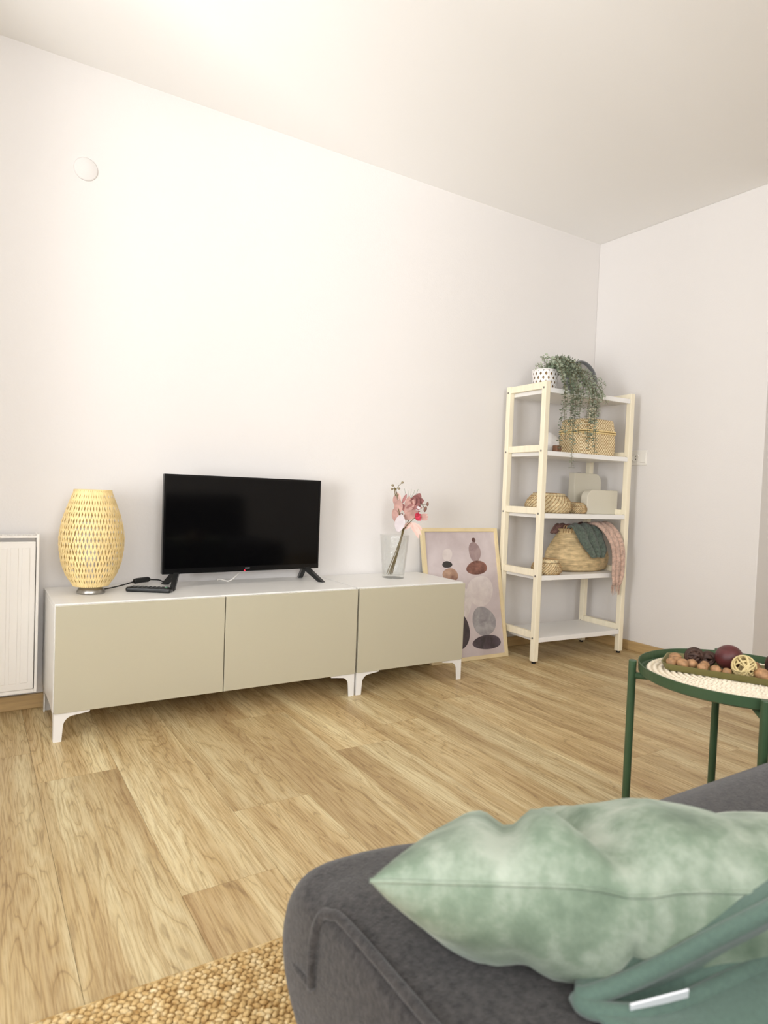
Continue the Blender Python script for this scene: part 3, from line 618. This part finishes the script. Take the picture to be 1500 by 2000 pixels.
ob = thing('ball_vase', 'small round white ceramic vase beside the bamboo box', 'vase', (cx, cy, TOP[3]))
MB().lathe([(0.024, 0), (0.045, 0.012), (0.056, 0.035), (0.058, 0.055), (0.05, 0.082), (0.03, 0.101), (0.017, 0.107), (0.016, 0.113), (0.012, 0.113), (0.012, 0.1), (0, 0.098)], 36).build('bowl', 'ceramwhite', ob, smooth=True)
bk = MB().box(-0.022, 0.022, -0.016, 0.016, 0, 0.036).build('wooden_block', 'brown', loc=(2.492, -0.332, TOP[3]), bevel=0.004); bk.rotation_euler = (0, 0, 0.2)
tag(bk, 'small brown wooden block in front of the round white vase', 'block')

# --- seagrass baskets (coiled rows as real bumps)
def coil_profile(pts, rows, amp):
    out = []; N = rows*4
    zs = [p[1] for p in pts]
    for i in range(N+1):
        z = zs[0]+(zs[-1]-zs[0])*i/N
        for (ra, za), (rb, zb) in zip(pts, pts[1:]):
            if za <= z <= zb+1e-9: r = ra+(rb-ra)*((z-za)/max(1e-6, zb-za)); break
        out.append((r+amp*abs(sin(pi*i/4)), z))
    return out
def basket(name, label, loc, pts, rows, lidr, lidh, n=48, sx=1, sy=1):
    o = thing(name, label, 'basket', loc, SA)
    h = pts[-1][1]
    MB().lathe([(0, 0)]+coil_profile(pts, rows, 0.0035)+[(0, h)], n, sx=sx, sy=sy).build('body', 'seagrass', o, smooth=True)
    st = MB()                                                           # slanted wrapping straws
    for k in range(34):
        path = []
        for i in range(9):
            t = i/8; z = pts[0][1]+(h-pts[0][1])*t
            for (ra, za), (rb, zb) in zip(pts, pts[1:]):
                if za <= z <= zb+1e-9: r = ra+(rb-ra)*((z-za)/max(1e-6, zb-za)); break
            a = 2*pi*k/34+t*0.75; path.append(((r+0.0022)*cos(a)*sx, (r+0.0022)*sin(a)*sy, z))
        st.tube(path, 0.0028, 5)
    st.build('wrapping', 'seagrass_dark', o, smooth=True)
    l = MB().lathe([(0, h), (lidr, h)]+[(lidr+0.002*abs(sin(q)), h+lidh*q/9) for q in range(1, 6)]+[(lidr*0.93, h+lidh*0.85), (lidr*0.5, h+lidh), (0, h+lidh)], n, sx=sx, sy=sy).build('lid', 'seagrass', o, smooth=True)
    ls = MB()
    for k in range(30):
        a = 2*pi*k/30; ls.tube([((lidr*0.2)*cos(a)*sx, lidr*0.2*sin(a)*sy, h+lidh+0.0005), (lidr*0.62*cos(a+0.15)*sx, lidr*0.62*sin(a+0.15)*sy, h+lidh*0.97), (lidr*0.96*cos(a+0.3)*sx, lidr*0.96*sin(a+0.3)*sy, h+lidh*0.80)], 0.0022, 4)
    ls.build('lid_wrapping', 'seagrass_dark', l)
    return o
basket('seagrass_basket', 'larger round lidded seagrass basket on the middle shelf', (2.560, -0.222, TOP[2]), [(0.105, 0), (0.122, 0.015), (0.130, 0.04), (0.122, 0.065), (0.095, 0.098)], 7, 0.092, 0.014)
basket('seagrass_basket', 'small seagrass basket between the larger lidded one and the slab vases', (2.748, -0.262, TOP[2]), [(0.045, 0), (0.058, 0.012), (0.060, 0.03), (0.048, 0.052)], 5, 0.045, 0.010)
basket('seagrass_basket', 'small lidded seagrass basket beside the belly basket with throws', (2.488, -0.300, TOP[1]), [(0.062, 0), (0.078, 0.012), (0.082, 0.032), (0.074, 0.055), (0.062, 0.066)], 6, 0.064, 0.020)

# --- middle shelf: two beige slab vases with one rounded top corner
def slab(name, label, lx, ly, w_, h_, d_, rc, side, rz):
    x_, y_ = shelf_pt(lx, ly); o = thing(name, label, 'vase', (x_, y_, TOP[2]), SA+rz)
    pts = [(-w_/2, 0), (w_/2, 0)]
    if side == 'R':
        pts += [(w_/2-rc+rc*cos(a), h_-rc+rc*sin(a)) for a in [pi/2*k/8 for k in range(9)]]+[(-w_/2, h_)]
    else:
        pts += [(w_/2, h_)]+[(-w_/2+rc+rc*cos(a), h_-rc+rc*sin(a)) for a in [pi/2+pi/2*k/8 for k in range(9)]]
    MB().prism(pts, -d_/2, d_/2, lambda a, c, d: (a, -d, c)).build('body', 'ceram', o, bevel=0.003)
    ox = -w_/4 if side == 'R' else w_/4
    MB().lathe([(0.012, h_-0.0), (0.014, h_+0.001), (0.010, h_+0.002), (0.009, h_-0.0), (0, h_-0.0)], 20).build('opening', 'dark', o, loc=(ox, 0, 0.0003)); return o
slab('slab_vase', 'taller beige slab vase with rounded right shoulder on the middle shelf', 0.568, 0.232, 0.225, 0.242, 0.05, 0.05, 'R', 0)
slab('slab_vase', 'lower beige slab vase with rounded left shoulder in front of the taller one', 0.560, 0.105, 0.252, 0.142, 0.05, 0.05, 'L', 0)

# --- second shelf: belly basket with throws
bcx, bcy = 2.830, -0.215
bb = thing('belly_basket', 'large oval seagrass belly basket stuffed with knitted throws', 'basket', (bcx, bcy, TOP[1]), SA)
BP = [(0.150, 0), (0.185, 0.012), (0.200, 0.045), (0.204, 0.08), (0.196, 0.115), (0.176, 0.150), (0.150, 0.190), (0.128, 0.222), (0.120, 0.242)]
SYB = 0.62
body = coil_profile(BP, 24, 0.0032)
MB().lathe([(0, 0)]+body+[(BP[-1][0]-0.006, 0.242), (0.12, 0.19), (0.0, 0.15)], 72, sx=1.12, sy=SYB, wob=lambda a, z: 0.0012*sin(a*36+z*400)).build('body', 'belly', bb, smooth=True)
ring(0.122, 0.243, 0.006, 60, 8, sx=1.12, sy=SYB).build('rim', 'belly', bb, smooth=True)
for k in range(5):
    a = pi*1.08+0.16*k; MB().tube(smooth_path([(0.128*1.12*cos(a), 0.128*SYB*sin(a), 0.225), (0.125*1.12*cos(a), 0.133*SYB*sin(a), 0.262), (0.11*1.12*cos(a+.05), 0.118*SYB*sin(a+.05), 0.262), (0.105*1.12*cos(a+.05), 0.11*SYB*sin(a+.05), 0.225)], 5), 0.003, 6).build('handle_loop', 'seagrass_dark', bb, smooth=True)
def drape(name, label, m_, path, widths, ux, amp, seed, thick=0.012, frng=None):
    P = smooth_path(path, 7); rows = []; n = 16; N = len(P)
    o = thing(name, label, 'throw', tuple(P[0]))
    for i, p in enumerate(P):
        t = i/(N-1); q = t*(len(widths)-1); k = min(int(q), len(widths)-2); wd = widths[k]+(widths[k+1]-widths[k])*(q-k)
        tan = (P[min(i+1, N-1)]-P[max(i-1, 0)]).normalized(); u = Vector(ux).normalized(); nn = u.cross(tan).normalized(); r = []
        for j in range(n+1):
            s = j/n-0.5; f = amp*(sin(s*17+seed+t*1.5)*0.6+0.5*noise.noise(Vector((s*4, t*6, seed))))
            r.append(p+u*(wd*s)+nn*f-P[0])
        rows.append(r)
    c = MB().grid(rows).build('cloth', m_, o, smooth=True, solid=thick); c.modifiers['thick'].offset = 0
    if frng:
        for j in range(0, n+1, 2):
            e = Vector(rows[-1][j]); MB().tube([e, e+Vector((random.uniform(-.004, .004), 0, -frng*0.5)), e+Vector((random.uniform(-.006, .006), 0, -frng*random.uniform(0.7, 1)))], [0.004, 0.003, 0.001], 5).build('tassel', m_, o)
    return o
zb = TOP[1]
drape('plum_throw', 'plum brown knitted throw heaped in the mouth of the belly basket', 'plum_knit', [(2.70, -0.16, zb+0.215), (2.73, -0.20, zb+0.268), (2.79, -0.20, zb+0.252), (2.85, -0.19, zb+0.235), (2.91, -0.19, zb+0.262), (2.965, -0.19, zb+0.275), (2.99, -0.19, zb+0.23)], [0.10, 0.15, 0.14, 0.13, 0.14, 0.14, 0.10], (0.1, 1, 0), 0.008, 1.0)
drape('green_throw', 'grey-green knitted throw hanging over the front of the belly basket', 'darkgrey_knit', [(2.80, -0.22, zb+0.255), (2.79, -0.28, zb+0.272), (2.795, -0.318, zb+0.240), (2.805, -0.342, zb+0.185), (2.825, -0.362, zb+0.130), (2.83, -0.368, zb+0.092)], [0.18, 0.20, 0.20, 0.185, 0.15, 0.09], (1, 0, 0), 0.014, 2.3)
drape('pink_throw', 'dusty pink loose-knit throw trailing down past the shelf edge', 'pink_knit', [(2.93, -0.20, zb+0.262), (2.925, -0.30, zb+0.285), (2.935, -0.365, zb+0.245), (2.945, -0.408, zb+0.17), (2.945, -0.425, zb+0.08), (2.935, -0.432, zb-0.01), (2.925, -0.432, zb-0.065)], [0.10, 0.13, 0.125, 0.11, 0.105, 0.10, 0.075], (1, -0.05, 0), 0.010, 4.1, frng=0.065)

# ================================================================== GREEN TRAY TABLE
TX, TY, TR, TZ = 1.294, -2.053, 0.222, 0.520
tt = thing('tray_table', 'round dark green steel tray table in front of the sofa', 'table', (TX, TY, 0))
MB().lathe([(0, TZ-0.025), (TR-0.004, TZ-0.025), (TR, TZ-0.022), (TR+0.001, TZ), (TR-0.0015, TZ+0.0005), (TR-0.003, TZ-0.020), (TR-0.006, TZ-0.0225), (0, TZ-0.0225)], 96).build('tray_top', 'green', tt, smooth=False)
for k in range(4):
    a = radians(131+90*k); lx, ly = 0.236*cos(a), 0.236*sin(a)
    lg = MB().tube([(lx, ly, 0.0), (lx, ly, TZ+0.002)], 0.0095, 16).build('leg', 'green', tt, smooth=False, bevel=0.002)
for k in range(2):
    a = radians(131+90*k); MB().tube([(0.23*cos(a), 0.23*sin(a), TZ-0.036-0.0*k), (-0.23*cos(a), -0.23*sin(a), TZ-0.036)], 0.0085, 12).build('cross_bar', 'green', tt, smooth=True)
TT = TZ-0.0225
pm = thing('round_placemat', 'round cream coiled rope placemat on the green tray table', 'placemat', (TX, TY, TT))
ropes = MB(); NR = 15; RM = 0.198
for i in range(NR):
    r = 0.006+i*(RM-0.006)/(NR-1); n = max(12, int(r*2*pi/0.010)); 
    for k in range(n):
        a = 2*pi*k/n; rt_ = Matrix.Rotation(a+pi/2+0.45, 3, 'Z'); ropes.ball((r*cos(a), r*sin(a), 0.0045), 0.0075, 6, 4, sc=(1.0, 0.75, 0.6), mtx=rt_)
ro = ropes.build('rope_coil', 'mat', pm, smooth=True); ro['kind'] = 'stuff'
MB().lathe([(0, 0.0003), (RM, 0.0003), (RM, 0.004), (0, 0.004)], 64).build('backing', 'mat', pm)
MT = TT+0.0088
# olive tray, long side towards the cabinets
ang = math.atan2(-0.89, 0.45); tr_c = Vector((1.312, -2.040, MT))
dt = thing('potpourri_tray', 'rectangular olive tray filled with potpourri on the round placemat', 'tray', tr_c, ang)
rbox(0.31, 0.125, 0, 0.004, 0.018, rows=1).build('tray_base', 'oliv', dt)
rim = MB(); prof = []
for (oo, z) in ((0, 0.0), (0.010, 0.017), (0.0075, 0.017), (-0.002, 0.004)):
    lay = []
    for (cx, cy, a0) in ((0.155-0.018, 0.0625-0.018, 0), (-0.155+0.018, 0.0625-0.018, pi/2), (-0.155+0.018, -0.0625+0.018, pi), (0.155-0.018, -0.0625+0.018, 3*pi/2)):
        for k in range(7): a = a0+pi/2*k/6; lay.append((cx+(0.018+oo)*cos(a), cy+(0.018+oo)*sin(a), z))
    prof.append(lay+[lay[0]])
rim.grid(prof).build('tray_wall', 'oliv', dt, smooth=False)
BZ = MT+0.0045
def in_tray(u, v, r): 
    q = Matrix.Rotation(ang, 3, 'Z') @ Vector((u, v, 0)); return Vector((tr_c.x+q.x, tr_c.y+q.y, BZ+r))
rb = MB().ball((0, 0, 0), 0.0318, 28, 18, sc=(1.03, 1, 0.96)).build('wooden_ball', 'redball', smooth=True, loc=in_tray(-0.020, 0.020, 0.0305))
tag(rb, 'large dark red wooden ball in the olive tray', 'ball')
NUTS = [(-0.142, -0.040, .0125), (-0.116, -0.044, .0135), (-0.098, -0.026, .0125), (-0.072, -0.048, .0125), (-0.044, -0.046, .0115), (-0.020, -0.048, .0105), (0.052, -0.044, .0165), (0.080, -0.050, .0115), (0.102, -0.046, .013), (-0.140, 0.012, .0135), (-0.070, -0.016, .0115), (0.034, 0.036, .014), (0.128, -0.040, .0125), (-0.133, -0.012, .012)]
for i, (u, v, r) in enumerate(NUTS):
    n_ = MB().ball((0, 0, 0), r, 12, 8, sc=(1.12, 0.98, 0.92), wob=0.12, seed=i).build('nut', 'nut', smooth=True, loc=in_tray(u, v, r*0.9)); n_.rotation_euler = (0, 0, i*1.3)
    lab = {6: 'biggest light brown nut beside the pale wicker ball', 11: 'light brown nut between the red ball and the twisted pod', 9: 'light brown nut in the back corner of the olive tray', 13: 'light brown nut behind the front corner nut of the tray', 0: 'light brown nut in the front corner of the olive tray'}.get(i, 'light brown round nut in the front row of the olive tray')
    tag(n_, lab, 'nut', 'brown nuts in the potpourri tray')
def strand_ball(name, label, loc, r, n, tr, m_, seed, group=None, cat='ball'):
    random.seed(seed); o = thing(name, label, cat, loc, 0, group); b = MB()
    for k in range(n):
        ax = R3(1).normalized(); u = ax.cross(Vector((0.3, 0.5, 0.8))).normalized(); v = ax.cross(u); rr = r-tr*random.random()*2; off = ax*random.uniform(-0.35, 0.35)*r; q = sqrt(max(1e-6, rr*rr-off.length_squared))
        b.tube([off+(u*cos(a)+v*sin(a))*q for a in [2*pi*i/20 for i in range(21)]], tr, 5, caps=False)
    b.build('strands', m_, o, smooth=True); return o
strand_ball('wicker_ball', 'pale open wicker ball in the olive tray', in_tray(0.014, -0.034, 0.025), 0.0255, 16, 0.0022, 'wicker', 5)
strand_ball('dried_pod', 'dark curly dried pod beside the nuts at the tray end', in_tray(-0.098, 0.022, 0.020), 0.021, 11, 0.0042, 'pod', 6, 'dark dried pods in the potpourri tray', 'pod')
strand_ball('dried_pod', 'dark twisted dried pod behind the pale wicker ball', in_tray(0.088, 0.012, 0.028), 0.030, 13, 0.0050, 'pod', 8, 'dark dried pods in the potpourri tray', 'pod')
strand_ball('dried_pod', 'dark curly dried pod next to the red wooden ball', in_tray(-0.068, 0.034, 0.017), 0.0185, 10, 0.0040, 'pod', 9, 'dark dried pods in the potpourri tray', 'pod')
strand_ball('dried_pod', 'dark dried pod at the far end of the olive tray', in_tray(0.128, 0.030, 0.02), 0.021, 11, 0.0042, 'pod', 10, 'dark dried pods in the potpourri tray', 'pod')
random.seed(21)

# ================================================================== RUG
rg = thing('jute_rug', 'golden braided jute rug lying under the sofa', 'rug', (0.15, -2.5, 0), radians(-1.2))
RX, RY = 0.85, 0.795
MB().box(-RX, RX, -RY, RY, 0.0008, 0.006).build('backing', 'rug', rg)
kn = MB(); py_ = 0.0118; px_ = 0.0135; ny = int(2*RY/py_); nx = int(2*RX/px_); hull = []
bv = []; nu, nv = 6, 3
for i in range(1, nv):
    for k in range(nu): th = pi*i/nv; a = 2*pi*k/nu; bv.append((sin(th)*cos(a), sin(th)*sin(a), -cos(th)))
bv = [(0, 0, -1)]+bv+[(0, 0, 1)]; bf = []
for k in range(nu): k2 = (k+1) % nu; bf += [(0, 1+k2, 1+k), (1+k, 1+k2, 1+nu+k2, 1+nu+k), (len(bv)-1, 1+nu+k, 1+nu+k2)]
V = []; F = []
for j in range(ny):
    for i in range(nx):
        x = -RX+(i+0.5+0.5*(j % 2))*px_+random.uniform(-.0012, .0012); y = -RY+(j+0.5)*py_+random.uniform(-.0008, .0008)
        s1 = random.uniform(0.85, 1.12); a = 0.62*(1 if j % 2 else -1)+random.uniform(-.12, .12); ca, sa = cos(a), sin(a); z = 0.0075+random.uniform(-.001, .002); o0 = len(V)
        for p in bv:
            qx, qy, qz = p[0]*0.0098*s1, p[1]*0.0056*s1, p[2]*0.0052*s1; V.append((x+qx*ca-qy*sa, y+qx*sa+qy*ca, z+qz))
        F.extend([tuple(q+o0 for q in f) for f in bf])
kn.v = V; kn.f = F
ko = kn.build('braids', 'rug', rg, smooth=True); ko['kind'] = 'stuff'

# ================================================================== SOFA
so = thing('sofa', 'charcoal felt upholstered sofa with rounded seat edge beside the green table', 'sofa', (0, 0, 0))
XS0, XS1 = 0.092, 2.15; YB = -2.98
def yfront(x): return -2.105-0.115*sstep(0.18, 0.60, x)-0.012*max(0, x-0.6)
def ztop(x): return 0.446+0.012*sstep(0.30, 0.60, x)
def seat_profile(x):
    yf = yfront(x); zt = ztop(x); zb_ = 0.235; cyc = yf-0.105; czc = (zt+zb_)/2-0.005; ry_, rz_ = 0.105, (zt-zb_)/2
    pts = [(YB, zb_)]
    for k in range(5): pts.append((YB+(cyc-YB)*(k+1)/6, zb_))
    for k in range(17): a = -pi/2+pi*k/16; c_, s__ = cos(a), sin(a); pts.append((cyc+ry_*abs(c_)**0.95, czc+rz_*(1 if s__ > 0 else -1)*abs(s__)+0.004))
    for k in range(12): t = (k+1)/12; pts.append((cyc+(YB-cyc)*t, zt-0.012*sin(pi*min(1, t*2.2))*0-0.004*t))
    pts = [(y, z-(0.014*math.exp(-((y+2.19)/0.022)**2)*(1-sstep(0.12, 0.30, x)) if z > 0.36 else 0)) for y, z in pts]
    return pts
xs = [XS0+0.05*(1-cos(pi/2*k/6)) if k < 6 else 0 for k in range(6)]; xs = [0.0, 0.004, 0.012, 0.024, 0.040, 0.06]
secs = []
for i, dx in enumerate(xs):
    x = XS0+dx; q = sqrt(max(0, 1-(1-dx/0.06)**2)); pf = seat_profile(x); my = -2.5; mz = 0.345; ins = 0.055*(1-q)
    sec = []
    for (y, z) in pf:
        sec.append((x, y-ins*(1 if y > -2.3 else 0)*min(1, (y+2.3)/0.1) if y > -2.3 else y, mz+(z-mz)*(1-ins*3.4)))
    secs.append(sec)
nseg = 40
for i in range(1, nseg+1): x = XS0+0.06+(XS1-XS0-0.06)*i/nseg; secs.append([(x, y, z) for y, z in seat_profile(x)])
b = MB(); b.grid(secs); n = len(secs[0])
b.f.append(tuple(range(n))); b.f.append(tuple(reversed(range(len(b.v)-n, len(b.v)))))
for i in range(len(secs)-1): b.f.append((i*n+n-1, i*n, (i+1)*n, (i+1)*n+n-1))
b.build('seat', 'sofa', so, smooth=True, fix=True)
# seams on the left end: welt along the top edge, vertical welt, crease
def on_seat(x, y): return ztop(x)
zt0 = ztop(XS0)-0.012
MB().tube(smooth_path([(XS0-0.002, -2.236, 0.340), (XS0-0.004, -2.240, 0.39), (XS0+0.001, -2.245, 0.425), (XS0+0.006, -2.262, 0.4385), (XS0+0.011, -2.31, 0.4425), (XS0+0.012, -2.6, 0.4425), (XS0+0.012, -2.96, 0.4415)], 6), 0.006, 8).build('welt', 'sofa', so, smooth=True)
MB().tube(smooth_path([(XS0-0.001, -2.236, 0.340), (XS0+0.003, -2.18, 0.330), (XS0+0.02, -2.13, 0.325)], 6), 0.0045, 8).build('welt', 'sofa', so, smooth=True)
MB().box(XS0+0.055, XS1-0.02, YB, -2.27, 0.075, 0.24).build('base', 'sofa', so, bevel=0.02, seg=3)
for xx in (0.25, XS1-0.15):
    for yy in (-2.36, -2.88): MB().tube([(xx, yy, 0.012), (xx, yy, 0.08)], [0.016, 0.02], 14).build('leg', 'black', so)
bk_ = MB(); prof = [(YB+0.02, 0.40), (YB+0.0, 0.55), (YB-0.05, 0.78), (YB-0.09, 0.82), (YB-0.15, 0.80), (YB-0.17, 0.70), (YB-0.14, 0.30), (YB-0.10, 0.10), (YB-0.02, 0.08)]
secs = []
for i in range(25): x = XS0+0.03+(XS1-XS0-0.03)*i/24; e = 0.03*(1 if i in (0, 24) else 0); secs.append([(x, -3.05+(y+3.05)*(1-e*6), 0.45+(z-0.45)*(1-e*1.5)) for y, z in prof])
bk_.grid(secs); n = len(prof); bk_.f.append(tuple(range(n))); bk_.f.append(tuple(reversed(range(len(bk_.v)-n, len(bk_.v)))))
for i in range(24): bk_.f.append((i*n+n-1, i*n, (i+1)*n, (i+1)*n+n-1))
bk_.build('backrest', 'sofa', so, smooth=True, fix=True)

# ================================================================== CUSHION AND FOLDED THROW
cu = thing('cushion', 'sage green velvet cushion lying on the left end of the sofa seat', 'cushion', (0.063, -2.396, 0.560), 0)
U = Vector((0.846, -0.533, 0)); Vv = Vector((0.68, 0.70, -0.46)).normalized(); Nn = U.cross(Vv).normalized()
CL, CW = 0.62, 0.38
def pill(u, v, side):
    a = max(0, 1-abs(2*u-1)**2.2); c = max(0, 1-abs(2*v-1)**2.4); h = (a*c)**0.46
    g = lambda c, w_: math.exp(-((u-c)/w_)**2)
    if side > 0: crease = 1-0.46*g(0.40-0.25*v, 0.042)-0.30*g(0.20, 0.035)+0.06*g(0.13, 0.04)+0.10*g(0.27, 0.035)+0.06*g(0.46, 0.05)-0.10*g(0.62, 0.05)
    else: crease = 1-0.30*g(0.40-0.08*v, 0.020)-0.16*g(0.435+0.3*v, 0.016)+0.06*g(0.37-0.2*v, 0.02)-0.08*g(0.2+0.1*v, 0.03)
    nz = 1+0.07*noise.noise(Vector((u*7, v*5, side*3.0)))+0.03*noise.noise(Vector((u*16, v*13, side*5.0)))
    H = 0.076 if side > 0 else 0.112
    # edges pulled in between the corners
    uu = u+(0.5-u)*0.06*(1-abs(2*v-1)**2)*(abs(2*u-1)**3); vv = v+(0.5-v)*0.07*(1-abs(2*u-1)**2)*(abs(2*v-1)**3)
    sag = -0.007*math.exp(-((u-0.40)/0.05)**2)*(1-v)
    p = U*(uu*CL)+Vv*(vv*CW)+Nn*(side*H*h*crease*nz+sag)
    wx = p+Vector((0.063, -2.396, 0.560)); zmin = ztop(wx.x)+0.003-0.5*max(0, wx.y-(yfront(wx.x)-0.09))
    if wx.z < zmin: p.z += zmin-wx.z
    return p
NU, NW = 72, 48
for side, nm in ((1, 'upper_panel'), (-1, 'lower_panel')):
    rows = []
    for j in range(NW+1):
        v = 0.5-0.5*cos(pi*j/NW); rows.append([pill(0.5-0.5*cos(pi*i/NU), v, side) for i in range(NU+1)])
    MB().grid(rows).build(nm, 'velvet', cu, smooth=True, fix=False)
edge = [pill(0.5-0.5*cos(pi*i/40), 0, 1) for i in range(41)]
MB().tube(edge, 0.0022, 6).build('seam', 'velvet', cu, smooth=True)

th_ = thing('folded_throw', 'dark sage cotton throw folded under the velvet cushion', 'throw', (0, 0, 0))
C1 = [(0.228, -2.500, 0.459), (0.234, -2.508, 0.462), (0.262, -2.525, 0.475), (0.292, -2.545, 0.495), (0.326, -2.572, 0.525), (0.363, -2.597, 0.552), (0.418, -2.613, 0.570), (0.52, -2.65, 0.575)]
C2 = [(0.226, -2.508, 0.457), (0.232, -2.519, 0.457), (0.257, -2.541, 0.459), (0.291, -2.558, 0.465), (0.328, -2.573, 0.478), (0.380, -2.591, 0.495), (0.457, -2.608, 0.510), (0.56, -2.65, 0.515)]
C3 = [(0.236, -2.525, 0.450), (0.240, -2.541, 0.450), (0.256, -2.568, 0.451), (0.281, -2.603, 0.453), (0.312, -2.628, 0.455), (0.352, -2.656, 0.457), (0.42, -2.69, 0.459), (0.50, -2.73, 0.459)]
P1, P2, P3 = (smooth_path(c, 8) for c in (C1, C2, C3))
MB().tube(list(reversed(P1))+P2, 0.0085, 10).build('hem_fold', 'throw', th_, smooth=True)
rows = []
for i, (a, b_, c) in enumerate(zip(P1, P2, P3)):
    e = min(1.0, i/16); deep = (a+b_)/2+Vector((0.016, 0.006, -0.006))*e; back = a+Vector((0.05, 0.06, 0.0))*e
    line = [back, a+Vector((0, 0, 0.004)), a.lerp(deep, 0.55), deep, deep.lerp(b_, 0.5)+Vector((0, 0, -0.004))*e, b_, b_.lerp(c, 0.35)+Vector((-0.010, -0.014, 0.006))*e, b_.lerp(c, 0.7)+Vector((-0.010, -0.014, 0.0))*e, c]
    rows.append(smooth_path(line, 3))
MB().grid(rows).build('cloth', 'throw', th_, smooth=True, solid=0.004)
tg = MB().box(-0.027, 0.027, -0.0008, 0.0008, -0.006, 0.006).build('care_tag', 'tag', th_, loc=(0.272, -2.554, 0.4745)); tg.rotation_euler = (radians(25), radians(-14), -0.50)
